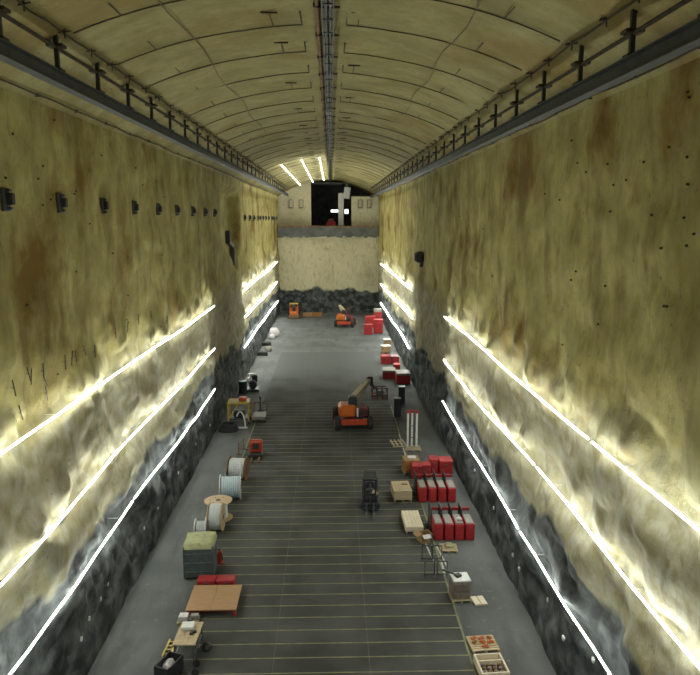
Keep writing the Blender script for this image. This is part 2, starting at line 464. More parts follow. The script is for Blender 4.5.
# diagonal white tape by the wire frames
a, b = on_z(424, 553), on_z(440, 574)
for (pa, pb) in (((423, 538), (434, 562)), ((436, 545), (447, 566)), ((399, 434), (407, 461)), ((441, 560), (445, 575))):
    a, b = on_z(*pa, 0.012), on_z(*pb, 0.012)
    MB().bar(a, b, 0.09, 0.004).build('floor_tape', 'tape_white', fl)

# ------------------------------------------------------------------ far end: end wall, ledge, upper opening
def arch_poly(x0, x1, ztop=None, n=24):
    return [(x, min(arch_z(x) + 0.12, ztop or 99)) for x in np.linspace(x0, x1, n)]
xs = np.arange(XL-0.3, XR+0.31, 0.3); zs = np.arange(-0.02, 15.6, 0.25)
XX, ZZ = np.meshgrid(xs, zs, indexing='ij')
YY = YF + 0.22*fbm(XX, ZZ, 77, [(4, 0.6), (1.5, 0.35), (0.7, 0.15)])
ew = grid_mesh('wall_end', np.stack([XX, YY, ZZ], -1), 'shotcrete_end', flip=False); ew['kind'] = 'structure'
LZ0, LZ1 = on_y(330, 237, YF-1).z, on_y(330, 227.5, YF-1).z
led = MB()
rngs = np.random.default_rng(3)
xsn = np.linspace(XL-0.2, XR+0.2, 34)
for i in range(33):
    j = 0.18*rngs.uniform(-1, 1)
    led.box(((xsn[i]+xsn[i+1])/2, YF+1.2, (LZ0+LZ1)/2 + j/2), (xsn[i+1]-xsn[i]+0.01, 4.2, LZ1-LZ0 - j), 0.0)
o = led.build('trim_1', 'ledge_concrete', kind='structure')
cb = MB()
for i in range(12):
    x = XL + (i+0.5)*(XR-XL)/12
    cb.box((x, YF-0.55, LZ1+0.16+0.04*math.sin(i*2.1)), ((XR-XL)/12-0.06, 0.35, 0.36), 0.03, rot=(0, 0.02*math.sin(i*3.3), 0.01))
for i in range(12): pass
cb.build('timber_curb', 'ledge_timber', o)
YU = YF + 2.0
OX0, OX1 = on_y(311, 200, YU).x, on_y(351.5, 200, YU).x
GAPZ = on_y(360, 196.5, YU).z
def upper_wall(name, x0, x1, ztop):
    poly = arch_poly(x0, x1, ztop)
    v = [(x0, LZ1-0.3)] + poly + [(x1, LZ1-0.3)]
    m = MB(); n = len(v)
    vs = [(x, YU+dy, z) for dy in (0, 0.8) for x, z in v]
    m._add(vs, [tuple(range(n)), tuple(range(2*n-1, n-1, -1))] + [(i, (i+1) % n, n+(i+1) % n, n+i) for i in range(n)])
    return m.build(name, 'shotcrete_end', kind='structure')
uwl = upper_wall('wall_upper_left', XL-0.2, OX0, None)
uwr = upper_wall('wall_upper_right', OX1, XR+0.2, GAPZ)
# dark gallery behind the opening
g = MB()
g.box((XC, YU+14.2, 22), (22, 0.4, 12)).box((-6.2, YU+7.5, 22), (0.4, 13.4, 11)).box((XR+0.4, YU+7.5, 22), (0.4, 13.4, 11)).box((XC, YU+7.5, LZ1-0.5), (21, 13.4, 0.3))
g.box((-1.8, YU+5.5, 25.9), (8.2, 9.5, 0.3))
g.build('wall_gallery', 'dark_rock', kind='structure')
# gallery furniture
c = on_y(341, 205, YU+3)
t = thing('steel_column', 'pale grey steel column standing in the dark upper opening', 'column', (c.x, c.y, LZ1-0.32))
B((0, 0, 3.6), (1.15, 0.7, 7.2), 0.05).build('shaft', 'aluminium', t); B((0, 0, 0.1), (1.5, 1.2, 0.2), 0.03).build('base_plate', 'steel_grey', t)
c = on_y(347, 193, YU+2.6)
t = thing('duct_panel', 'pale sheet metal duct hanging at the top right of the upper opening', 'duct', (c.x, c.y, c.z-1.2))
B((0, 0, 1.2), (1.3, 0.9, 2.3), 0.06, rot=(0, 0.12, 0)).build('casing', 'white_paint', t); B((0, 0, 2.9), (0.5, 0.5, 1.3), 0.03).build('hanger', 'steel_grey', t)
for i, (px, py, wd, hh) in enumerate(((334.5, 211, 1.5, 0.5), (346.5, 211.5, 0.75, 0.9))):
    c = on_y(px, py, YU+6)
    t = thing('work_light', ('long white work light glowing inside the dark upper opening', 'square white work light glowing right of the steel column')[i], 'light', (c.x, c.y, LZ1-0.345))
    h = c.z - (LZ1-0.345)
    B((0, -0.08, h), (wd, 0.06, hh), 0.01).build('lamp_panel', 'lamp_panel', t)
    B((0, 0, h), (wd+0.15, 0.1, hh+0.15), 0.02).build('housing', 'steel_dark', t)
    MB().cyl((0, 0, 0.05), (0, 0, h), 0.05).build('stand', 'steel_dark', t); B((0, 0, 0.03), (0.9, 0.7, 0.06), 0.01).build('base', 'steel_dark', t)
c = on_y(331, 224, YU+1.6)
t = thing('compact_loader', 'small red machine parked at the edge of the upper opening', 'machine', (c.x, c.y, LZ1-0.34))
B((0, 0, 0.95), (2.0, 1.9, 0.9), 0.15).build('body', 'red_paint', t); B((0, 0.3, 1.7), (1.3, 1.1, 0.7), 0.1, taper=(0.8, 0.8)).build('cab', 'red_dark', t)
for sx in (-1, 1):
    B((sx*1.15, 0, 0.33), (0.4, 2.2, 0.66), 0.15).build('track', 'rubber', t)
B((0, -1.15, 0.45), (2.1, 0.3, 0.6), 0.06).build('bucket', 'steel_dark', t)
# little cabinets on the upper end wall
for i, (px, where) in enumerate(((291, 'leftmost'), (301, 'just left of the dark opening'), (360, 'just right of the dark opening'), (369, 'rightmost'))):
    c = on_y(px, 204, YU-0.2)
    t = thing('wall_cabinet', f'small grey cabinet on the upper end wall, {where}', 'cabinet', (c.x, YU-0.17, c.z-0.9), 0, 'cabinets on the upper end wall')
    B((0, 0, 0.9), (0.9, 0.3, 1.7), 0.04).build('body', 'steel_grey', t); B((0.05, -0.17, 0.95), (0.7, 0.04, 1.4), 0.02).build('door', 'cream_paint', t)

# ------------------------------------------------------------------ vault steel: straps, runway beams, pipes
def arch_pts(x0, x1, y, n=10, off=0.05):
    out = []
    for x in np.linspace(x0, x1, n):
        t = math.asin((x-XC)/RAD); r = RAD - off
        out.append(Vector((XC + r*math.sin(t), y, ZS+RISE-RAD + r*math.cos(t))))
    return out
S0 = 24.4; SSTEP = 4.62
for kk in range(-2, 26):
    y = S0 + kk*SSTEP
    for sd in (-1, 1):
        rr_ = random.Random(kk*2+sd)
        xi = -1.08 if sd < 0 else 0.62; xm = XC + sd*(3.0 + rr_.uniform(-.3, .3)); xo = -7.9 if sd < 0 else 7.2
        s = MB(); dy = rr_.uniform(-.15, .15)
        kink = [(xi, y), (xm, y+0.05)] 
        pts = arch_pts(xi, xm, y+dy, 5) + arch_pts(xm, xo, y+dy, 9)[1:]
        for i, p in enumerate(pts):
            if i >= 4: p.y -= 0.12*(i-4)
        s.tube(pts, 0.024, 5)
        a = arch_pts(xi, xi+0.01, y+dy, 2)[0]; s.tube([a, a+Vector((0, -1.75, 0))], 0.026, 5)
        for xt, l in ((XC + sd*(1.6+rr_.uniform(-.15, .15)), 1.9), (XC + sd*6.0, 1.2)):
            if xt == XC + sd*6.0 or rr_.random() < 0.7:
                a = arch_pts(xt, xt+0.01, y+dy, 2)[0]
                if abs(xt-XC) > 5: a.y -= 0.7
                s.tube([a, a+Vector((0, -l, 0))], 0.022, 5)
                if abs(xt-XC) < 5: s.bar(a+Vector((-0.3, -l, 0)), a+Vector((0.3, -l, 0)), 0.09, 0.05)
        s.build('strap', 'strap_steel', ceiling)
# rust-coloured seepage hoses along the vault
for x, y1 in ((-5.2, 60), (4.6, 48)):
    pts = []
    for i in range(18):
        y = 14 + (y1-14)*i/17; p = arch_pts(x+0.12*math.sin(i*1.3), 0, y, 2)[0]; pts.append(p)
    MB().tube(pts, 0.022, 5).build('seepage_hose', 'rusty', ceiling)
# central cable tray and pipe
t = thing('cable_tray', 'dark ladder cable tray running along the crown of the vault', 'cable tray', (-0.08, 0, arch_z(0)-0.32))
for sx in (-1, 1): B((sx*0.20, 76, 0), (0.045, 140, 0.13)).build('side_rail', 'steel_grey', t)
for i in range(70):
    yy = 12 + i*1.9
    if i == 0: rung = B((0, 0, 0), (0.40, 0.10, 0.04)).build('rung', 'steel_dark', t); rung.location = (0, yy, -0.03)
    else:
        o = rung.copy(); COL.objects.link(o); o.location = (0, yy, -0.03)
MB().cyl((0.08, 8, 0.03), (0.08, 145, 0.03), 0.05, n=8).cyl((-0.07, 8, 0.03), (-0.07, 145, 0.03), 0.06, n=8).build('cable', 'black_plastic', t)
for i in range(35):
    yy = 14.5 + i*3.9
    if i == 0:
        hg = MB().bar((-0.42, 0, 0.12), (0.42, 0, 0.12), 0.07).bar((-0.22, 0, 0.1), (-0.22, 0, 0.34), 0.05).bar((0.22, 0, 0.1), (0.22, 0, 0.34), 0.05).build('hanger', 'strap_steel', t)
        hg.location = (0, yy, 0)
    else:
        o = hg.copy(); COL.objects.link(o); o.location = (0, yy, 0)
pz = arch_z(-0.45)
t = thing('rusty_pipe', 'rust-brown pipe fixed to the vault beside the cable tray', 'pipe', (-0.46, 0, pz-0.12))
MB().cyl((0, 8, 0), (0, 100, 0), 0.075, n=10).build('pipe_run', 'rusty', t)
for i in range(22): B((0, 10+i*4.1, 0.03), (0.26, 0.08, 0.16), 0.02).build('clamp', 'strap_steel', t)

def runway(side):
    xb, z0, z1 = (-8.3, CAMZ+3.96, CAMZ+4.38) if side < 0 else (7.75, CAMZ+3.62, CAMZ+4.06)
    y0, y1 = 6.0, 143.0; L = y1-y0; ym = (y0+y1)/2
    word = 'left' if side < 0 else 'right'
    t = thing('crane_beam', f'long dark steel runway beam hung below the vault along the {word} wall', 'beam', (xb, 0, z0), 0, 'runway beams under the vault')
    h = z1-z0
    B((0, ym, 0.02), (0.34, L, 0.04)).build('bottom_flange', 'beam_paint', t)
    B((0, ym, h-0.02), (0.34, L, 0.04)).build('top_flange', 'beam_paint', t)
    B((0, ym, h/2), (0.05, L, h-0.08)).build('web', 'beam_paint', t)
    rail_z = CAMZ + (0.612*8.3 if side < 0 else 0.60*7.75) - z0
    MB().cyl((0.02*side, y0, rail_z), (0.02*side, y1, rail_z), 0.06, n=8).build('rail_pipe', 'strap_steel', t)
    ph = (19.3 if side < 0 else 19.3)
    po = None
    az = arch_z(xb) - z0
    for i in range(32):
        y = ph + i*3.9 - 7.8
        if po is None:
            po = MB().bar((0, 0, h), (0, 0, az+0.05), 0.14, 0.12).build('hanger_post', 'beam_paint', t)
            pl = B((0, 0, rail_z+0.03), (0.5, 0.42, 0.10), 0.02).build('head_plate', 'strap_steel', po)
            fo = B((0, 0, h+0.03), (0.34, 0.36, 0.07), 0.01).build('foot_plate', 'strap_steel', po)
            po.location = (0, y, 0)
        else:
            c = copy_tree(po, t); c.location = (0, y, 0)
    # second, thinner pipe pinned to the rock above, with clips
    x2 = side*0.02 + (0.35 if side < 0 else -0.35)
    pts = []
    rr_ = random.Random(5+side)
    for i in range(120):
        y = y0+1 + i*1.14
        zz = arch_z(xb+x2) - z0 - 0.10 - 0.06*rr_.random()
        pts.append((x2 + 0.06*rr_.uniform(-1, 1), y, zz))
    MB().tube(pts, 0.028, 5).build('cable', 'strap_steel', t)
    cl = None
    for i in range(52):
        y = ph - 6 + i*2.4 + rr_.uniform(-.3, .3)
        if cl is None:
            cl = MB().bar((x2-0.2, 0, 0), (x2+0.16, 0.06, 0.05), 0.04).bar((x2, 0, -0.18), (x2, 0, 0.1), 0.035).box((x2-0.12, 0.05, 0.03), (0.12, 0.16, 0.05)).build('clip', 'strap_steel', t)
            base = arch_z(xb+x2) - z0 - 0.1; cl.location = (0, y, base)
        else:
            o = cl.copy(); COL.objects.link(o); o.location = (0, y, base); o.rotation_euler = (0, 0, rr_.uniform(-.5, .5))
    # thin line lower on the rock behind the beam
    xw = -10.2 if side < 0 else 9.2
    zz = arch_z(xw)
    lt = thing('wall_pipe', f'thin dark pipe on the rock just below the {word} runway beam', 'pipe', (xw, 0, zz-0.10), 0, 'thin pipes below the runway beams')
    pts = [(0.05*rr_.uniform(-1, 1), 6+i*2.0, 0.05*rr_.uniform(-1, 1)) for i in range(58)]
    MB().tube(pts, 0.032, 5).build('pipe_run', 'strap_steel', lt)
    for i in range(30): B((side*0.05, 7+i*3.9, 0.04), (0.12, 0.10, 0.12)).build('clamp', 'strap_steel', lt)
runway(-1); runway(1)

# ------------------------------------------------------------------ light strips
def strip(label, pts, mat='led', group='light strips along the walls', side=-1, name='led_strip_light'):
    pts = [Vector(p) for p in pts]
    base = (pts[0]+pts[-1])/2
    t = thing(name, label, 'light', base, 0, group)
    lens = MB(); hous = MB(); clips = []
    out = Vector((-side, 0, 0)) if name != 'crown_light' else Vector((0, 0, -1))
    for a, b in zip(pts[:-1], pts[1:]):
        n = max(1, int((b-a).length/1.5))
        for i in range(n):
            p, q = a.lerp(b, i/n)-base, a.lerp(b, (i+1)/n)-base
            lens.cyl(p, q, 0.028 if mat != 'crown_led' else 0.03, n=6, cap=False)
        hous.bar(a-base-out*0.045, b-base-out*0.045, 0.03, 0.025)
    lens.build('tube', mat, t, smooth=True); hous.build('housing', 'white_paint', t)
    d = pts[-1]-pts[0]; n = max(2, int(d.length/6))
    for i in range(n):
        p = pts[int((i+0.5)/n*len(pts))].copy()
        if name != 'crown_light':
            # find the wall behind the clip
            wx = wall_x(side, p.y, p.z)
            q = p.copy(); e = Vector((wx + 0.12*side, p.y, p.z))
            MB().bar(q-base-out*0.08, e-base, 0.02, 0.02).build('bracket', 'white_paint', t)
    return t
XSL, XSR = XL+0.12, XR-0.12
def wall_run(side, px_a, px_b, near=None):
    x = XSL if side < 0 else XSR
    a, b = on_x(*px_a, x), on_x(*px_b, x)
    if near is not None:
        d = (a-b)/(a.y-b.y); a = a + d*(near-a.y)
    return [a, b]
def follow(side, a, b):
    n = max(2, int((b-a).length/2.2)); out = []
    for i in range(n+1):
        p = a.lerp(b, i/n)
        ys = p.y + np.linspace(-1.3, 1.3, 13); yw = p.y + np.linspace(-7, 7, 29)
        bb = bulge(ys, np.full(13, p.z), side); m = bulge(ys, np.full(13, p.z-0.1), side)
        off = max(float(bulge(yw, np.full(29, p.z), side).mean()) + 0.30, float(max(bb.max(), m.max())) + 0.0)
        out.append(Vector((XL+off if side < 0 else XR-off, p.y, p.z)))
    return out
def split_run(side, pa, pb, brk, near, lab):
    a, b = wall_run(side, pa, pb, near)
    if brk is None:
        strip(lab.format('long'), follow(side, a, b), side=side); return
    y = on_x(*brk, XSL if side < 0 else XSR).y
    f = (y-a.y)/(b.y-a.y); L = (b-a).length; gap = 0.22/L
    strip(lab.format('nearer length of the'), follow(side, a, a.lerp(b, f-gap)), side=side)
    strip(lab.format('farther length of the'), follow(side, a.lerp(b, f+gap), b), side=side)
split_run(-1, (0, 455), (212, 306), (125, 362), 9, '{} top light strip glowing on the near left wall')
split_run(-1, (0, 578), (213, 349), (127, 441), 9, '{} middle light strip glowing on the near left wall')
split_run(-1, (5, 675), (214, 389), (133, 495), 9, '{} bottom light strip on the charcoal band of the near left wall')
split_run(1, (700, 522), (447, 317), (599, 440), 9, '{} top light strip glowing on the near right wall')
split_run(1, (700, 660), (445, 360), (535, 465), 9, '{} middle light strip glowing on the near right wall')
split_run(1, (612, 672), (444, 401), (524, 531), 9, '{} bottom light strip on the charcoal band of the near right wall')
for side, runs in ((-1, (((243, 290), (277, 262)), ((243, 317), (277, 282)), ((243, 347), (266, 315), (277, 301)))), (1, (((412, 288), (382, 264)), ((413, 318), (381, 284)), ((411, 348), (392, 319), (381.5, 303))))):
    for i, pp in enumerate(runs):
        x = XSL if side < 0 else XSR
        pts = [on_x(*p, x) for p in pp]
        pts = [Vector((p.x, min(p.y, YF-2.5), p.z)) for p in pts]
        fp = []
        for u, v in zip(pts[:-1], pts[1:]): fp += follow(side, u, v)[(1 if fp else 0):]
        pts = fp
        strip(f'{("top", "middle", "bottom")[i]} light strip on the far {"left" if side < 0 else "right"} wall near the end wall', pts, 'led_far', side=side)
for i, (x, lab) in enumerate(((-5.9, 'leftmost'), (-3.5, 'middle'), (-1.35, 'rightmost, beside the cable tray,'))):
    z = arch_z(x)-0.3
    strip(f'{lab} of three light strips under the far vault', [(x, 89, z), (x, YF-1, z)], 'crown_led', 'light strips under the far vault', name='crown_light')
    tt = [o for o in COL.objects if o.name.startswith('crown_light')][-1]
    for k in range(6): B((0, -24+k*9.5, 0.24), (0.06, 0.06, 0.34)).build('hanger', 'steel_dark', tt)

# ------------------------------------------------------------------ fittings on the walls
def bracket(loc):
    t = thing('wall_bracket', '', 'bracket', loc, 0, 'dark brackets in a row on the left wall')
    B((-0.02, 0, 0), (0.12, 0.50, 0.74), 0.02).build('back_plate', 'steel_dark', t)
    B((0.12, 0.10, 0.02), (0.20, 0.24, 0.38), 0.03).build('block', 'black_plastic', t)
    for s in (-1, 1): B((0.09, 0.07, s*0.28), (0.12, 0.2, 0.10), 0.02).build('arm', 'steel_dark', t)
    return t
bpx = [(0, 201), (59, 203), (102, 206), (133, 208), (157, 210), (176, 212), (192, 213), (204, 214), (214, 215)]
bp = None
for i, (px, py) in enumerate(bpx):
    pw = on_x(px, py, XL)
    for _ in range(4): pw = on_x(px, py, wall_x(-1, pw.y, pw.z))
    d = pw.y + (0.25 if i == 0 else 0)
    lab = f'{ORD[i]} dark steel bracket from the near end of the left wall row'
    z = 19.75 - 0.02*i
    loc = (wall_x(-1, d, z)+0.05, d, z)
    if bp is None: bp = bracket(loc); bp['label'] = lab
    else: clone(bp, lab, loc)
for i in range(11):
    d = 88.5 + 5.0*i; z = 19.1 - 0.015*i
    clone(bp, f'{ORD[i]} dark steel bracket of the far left row, counted from the niche', (wall_x(-1, d, z)+0.05, d, z), 0, 'dark brackets in the far row on the left wall')

# white survey plates, bolts, rebar stubs with bars for their shadows: parts of the walls
pl_me = {}
def stud(side, px, py, kind, rnd):
    p = on_x(px, py, XL+0.1 if side < 0 else XR-0.1)
    if p.z < 0.3 or p.y > 140: return
    wx = wall_x(side, p.y, p.z)
    if kind not in pl_me:
        if kind == 'marker_plate': o = B((0, 0, 0), (0.08, 0.19, 0.19), 0.02).build(kind, 'white_paint', walls[side])
        elif kind == 'rebar_with_shadow': o = MB().cyl((0.05, 0.05, -0.3), (0.07, -0.05, 0.3), 0.022, n=6).cyl((-0.2, 0, 0), (0.07, 0, 0), 0.015, n=6).build(kind, 'strap_steel', walls[side])  # upright rod stands in for the cast shadow, short rod is the pin
        else: o = MB().cyl((-0.1, 0, 0), (0.04, 0, 0), 0.025, n=6).box((0, 0, 0), (0.02, 0.07, 0.07)).build(kind, 'strap_steel', walls[side])
        pl_me[kind] = o.data
    else:
        o = bpy.data.objects.new(kind, pl_me[kind]); COL.objects.link(o); o.parent = walls[side]
    o.location = (wx - side*0.03, p.y, p.z)
    o.rotation_euler = (rnd.uniform(-.5, .5), 0, (0 if side < 0 else math.pi) + rnd.uniform(-.15, .15))
rnd = random.Random(12)
for px, py in ((199, 444), (182, 473), (159.5, 508), (148, 528), (113.5, 584), (102, 599), (90.5, 618.5), (79.5, 639), (211, 425), (233, 402), (226, 412)):
    stud(-1, px, py, 'marker_plate', rnd)
for px, py in ((511.7, 555), (518, 569), (540, 600), (562.6, 638), (488, 508), (470, 470), (585, 660)):
    stud(1, px, py, 'marker_plate', rnd)
for x, y in ((5, 600), (55, 585), (90, 545), (110, 552), (130, 537), (150, 600), (187, 512), (220, 496), (240, 480), (272, 482), (330, 430), (372, 412), (400, 392), (432, 380), (475, 395), (500, 365), (535, 345), (565, 322)):
    stud(-1, x/2.8125, 180+y/2.8125, 'rebar_with_shadow', rnd)
for i in range(8):
    t_ = rnd.random(); stud(-1, 10+190*t_, 430-150*t_+rnd.uniform(-35, 25), 'rebar_with_shadow' if rnd.random() < 0.5 else 'bolt', rnd)
for px, py in ((578, 163), (607, 164), (640, 162), (663, 147), (682, 157), (625, 180), (610, 185), (648, 215), (560, 200)):
    stud(1, px, py, 'bolt', rnd)
for i in range(28):
    stud(-1, rnd.uniform(2, 215), rnd.uniform(110, 330), 'bolt', rnd)
    stud(1, rnd.uniform(450, 698), rnd.uniform(90, 350), 'bolt', rnd)

# dark fan box on the right wall, ducts at the niche on the left wall
p = on_x(420, 257, XR-0.3)
t = thing('wall_fan', 'small black ventilator box high on the right wall', 'ventilator', (wall_x(1, p.y, p.z)-0.1, p.y, p.z))
B((-0.35, 0, 0), (0.75, 1.4, 1.1), 0.15).build('casing', 'black_plastic', t)
MB().lathe([(-0.86, 0.38), (-0.74, 0.46), (-0.68, 0.42)], 'x', 16).build('fan_ring', 'steel_dark', t)
B((-0.1, 0.3, -0.75), (0.3, 0.4, 0.6), 0.05).build('mount', 'steel_dark', t)
t = None
pa, pb = on_x(229, 237, XL+0.15), on_x(233.5, 255, XL+0.15)
t = thing('niche_duct', 'slim grey sheet metal duct hanging at the niche in the left wall', 'duct', (XL+0.05, pb.y, pb.z))
B((0.0, 0, 0), (0.55, 0.7, 2.2), 0.08).build('lower_duct', 'steel_grey', t)
d = pa-pb
B((0.0, d.y, d.z), (0.5, 0.7, 1.3), 0.08).build('upper_duct', 'steel_dark', t)
MB().bar((0, d.y, d.z-0.5), (0, 0, 0.9), 0.4, 0.4).build('elbow', 'steel_dark', t)

# ------------------------------------------------------------------ machines and goods on the floor
G = lambda px, py: on_z(px, py, 0.012)
def at(px, py, depth=0.0):
    g_ = G(px, py); return Vector((g_.x, g_.y + depth/2, 0.012))

def tyre(parent, x, y, r, wd, name='wheel', mat='rubber'):
    o = MB().lathe([(-wd/2, r*0.72), (-wd/2+0.05, r*0.95), (-wd/4, r), (wd/4, r), (wd/2-0.05, r*0.95), (wd/2, r*0.72)], 'x', 20, (x, y, r)).build(name, mat, parent)
    MB().lathe([(-wd/2-0.02, r*0.2), (-wd/2-0.02, r*0.5), (-wd/2+0.08, r*0.6), (wd/2-0.08, r*0.6), (wd/2+0.02, r*0.5), (wd/2+0.02, r*0.2)], 'x', 16, (x, y, r)).build('hub', 'orange_red' if mat == 'rubber' else mat, o)
    return o

def boom_lift(label, loc, rz, boom_dir, boom_len, elev, group):
    """boom_dir: angle from +y towards +x"""
    t = thing('boom_lift', label, 'boom lift', loc, rz, group)
    for sx in (-1, 1):
        for sy in (-1, 1): tyre(t, sx*1.5, sy*1.7, 0.62, 0.52)
    B((0, 0, 0.75), (2.1, 4.4, 0.45), 0.08).build('chassis', 'steel_dark', t)
    for sy in (-1, 1): B((0, sy*1.7, 0.72), (2.6, 0.5, 0.5), 0.08).build('axle', 'orange_red', t)
    B((0, -2.28, 0.85), (2.3, 0.16, 0.55), 0.05).build('bumper', 'orange_red', t)
    tt = MB().cyl((0, 0, 0.95), (0, 0, 1.2), 0.85, n=20).build('turntable', 'steel_dark', t)
    cwp = MB(); cwp.box((-0.55, -1.1, 1.75), (1.6, 1.9, 1.15), 0.22)
    o = cwp.build('counterweight', 'orange_paint', t)
    B((0.32, -2.07, 1.7), (0.16, 0.03, 0.8)).build('stripe', 'white_paint', o)
    o = B((0.85, -0.9, 1.6), (0.9, 1.9, 0.8), 0.12).build('engine_cover', 'red_dark', t)
    B((0.85, -1.86, 1.6), (0.6, 0.03, 0.4)).build('grille', 'black_plastic', o)
    # boom
    dv = Vector((math.sin(boom_dir)*math.cos(elev), math.cos(boom_dir)*math.cos(elev), math.sin(elev)))
    p0 = Vector((-0.1, -1.3, 2.75)); p1 = p0 + dv*boom_len*0.62; p2 = p0 + dv*boom_len
    MB().box((-0.1, -1.2, 2.5), (0.75, 1.0, 1.1), 0.1).build('boom_pivot', 'black_plastic', t)
    bo = MB().bar(p0, p1, 0.54, 0.56).build('boom', 'cream_paint', t)
    MB().bar(p0+dv*1.5, p2, 0.38, 0.40).build('inner_boom', 'cream_paint', bo)
    MB().cyl(Vector((0, -0.2, 1.5)), p0+dv*2.4-Vector((0, 0, 0.25)), 0.11, n=10).build('lift_cylinder', 'steel_grey', bo)
    B(p2, (0.6, 0.6, 0.75), 0.1).build('boom_head', 'black_plastic', bo)
    # jib and basket
    side = Vector((math.cos(boom_dir), -math.sin(boom_dir), 0))
    p3 = p2 + side*0.45 + Vector((0, 0, -0.9))
    MB().bar(p2, p3, 0.25, 0.3).build('jib', 'steel_dark', t)
    bk = MB(); W_, Dp, H_ = 1.5, 0.95, 1.15
    c = p3 + side*0.55 + Vector((0, -0.1, -0.35))
    b = thing_part = MB()
    b.box(c+Vector((0, 0, -H_/2)), (W_, Dp, 0.08))
    for z in (-0.1, 0.5):
        zz = c.z + z*H_
        for a_, b_ in (((-1, -1), (1, -1)), ((1, -1), (1, 1)), ((1, 1), (-1, 1)), ((-1, 1), (-1, -1))):
            b.bar((c.x+a_[0]*W_/2, c.y+a_[1]*Dp/2, zz), (c.x+b_[0]*W_/2, c.y+b_[1]*Dp/2, zz), 0.09)
    for sx in (-1, -0.33, 0.33, 1):
        for sy in (-1, 1): b.bar((c.x+sx*W_/2, c.y+sy*Dp/2, c.z-H_/2), (c.x+sx*W_/2, c.y+sy*Dp/2, c.z+H_/2), 0.08)
    ba = b.build('basket', 'red_dark', t)
    B((c.x, c.y-Dp/2+0.05, c.z+0.1), (0.7, 0.2, 0.5), 0.05).build('control_box', 'steel_grey', ba)
    for sx in (-1, 1): B((c.x+sx*0.38, c.y-Dp/2-0.02, c.z-0.28), (0.7, 0.03, 0.42)).build('kick_panel', 'steel_grey', ba)
    return t
g_ = G(353, 432)
boom_lift('orange boom lift in mid floor with raised cream boom and basket', (g_.x, g_.y+2.5, 0.012), R(3), R(20), 6.6, R(3), 'orange boom lifts')
g_ = G(345.5, 328)
boom_lift('small distant orange boom lift parked before the end wall', (g_.x, g_.y+2.5, 0.012), R(-8), R(-18), 4.2, R(8), 'orange boom lifts')

def forklift(label, loc, rz):
    t = thing('forklift', label, 'forklift', loc, rz)   # forks towards -y
    for sx in (-1, 1):
        tyre(t, sx*0.5, -0.55, 0.32, 0.26, mat='black_plastic'); tyre(t, sx*0.46, 0.95, 0.27, 0.2, mat='black_plastic')
    B((0, 0.1, 0.55), (1.1, 1.9, 0.55), 0.1).build('chassis', 'black_plastic', t)
    B((0, 1.05, 0.85), (1.1, 0.65, 0.95), 0.18).build('counterweight', 'steel_dark', t)
    B((0, 0.35, 0.95), (0.55, 0.55, 0.2), 0.06).build('seat', 'black_plastic', t)
    B((0, 0.6, 1.25), (0.52, 0.14, 0.5), 0.06).build('backrest', 'black_plastic', t)
    MB().cyl((0, -0.45, 0.9), (0, -0.25, 1.25), 0.04).lathe([(1.25, 0.17), (1.28, 0.19), (1.31, 0.17)], 'z', 14, (0, -0.22, 0)).build('steering_wheel', 'steel_dark', t)
    gd = MB()
    for sx in (-1, 1):
        gd.bar((sx*0.5, -0.55, 0.8), (sx*0.46, -0.35, 2.1), 0.07).bar((sx*0.5, 1.15, 1.2), (sx*0.46, 0.95, 2.1), 0.07).bar((sx*0.46, -0.35, 2.1), (sx*0.46, 0.95, 2.1), 0.07)
    for i in range(6): gd.bar((-0.46, -0.35+i*0.26, 2.12), (0.46, -0.35+i*0.26, 2.12), 0.05)
    gd.build('overhead_guard', 'steel_dark', t)
    ms = MB()
    for sx in (-1, 1): ms.box((sx*0.36, -0.98, 1.15), (0.12, 0.16, 2.2), 0.01)
    for z in (0.25, 1.2, 2.2): ms.box((0, -0.98, z), (0.72, 0.10, 0.12))
    ms.build('mast', 'black_plastic', t)
    MB().cyl((0, -0.92, 0.2), (0, -0.92, 1.9), 0.06).build('lift_cylinder', 'steel_grey', t)
    ca = MB().box((0, -1.12, 0.30), (1.1, 0.07, 0.12)).box((0, -1.12, 0.62), (1.1, 0.07, 0.12))
    for i in range(5): ca.box((-0.44+i*0.22, -1.12, 0.7), (0.05, 0.05, 0.85))
    ca.build('carriage', 'steel_dark', t)
    for sx in (-1, 1): MB().box((sx*0.24, -1.75, 0.08), (0.14, 1.15, 0.05), 0.01).box((sx*0.24, -1.19, 0.38), (0.14, 0.05, 0.6)).build('fork', 'steel_grey', t)
    return t
g_ = G(371, 513)
fk = forklift('black forklift standing in mid floor with forks towards the camera', (g_.x, g_.y+1.2, 0.012), R(-3))
p = fk.location
bz = MB().blob((0, 0, 0.16), (0.42, 0.36, 0.40), 0.16, 4)
o = bz.build('cloth_bundle', 'tan_vest', None, True); o.location = (p.x+0.30, p.y-0.44, 0.90); tag(o, 'tan cloth bundle lying on the black forklift', 'cloth')

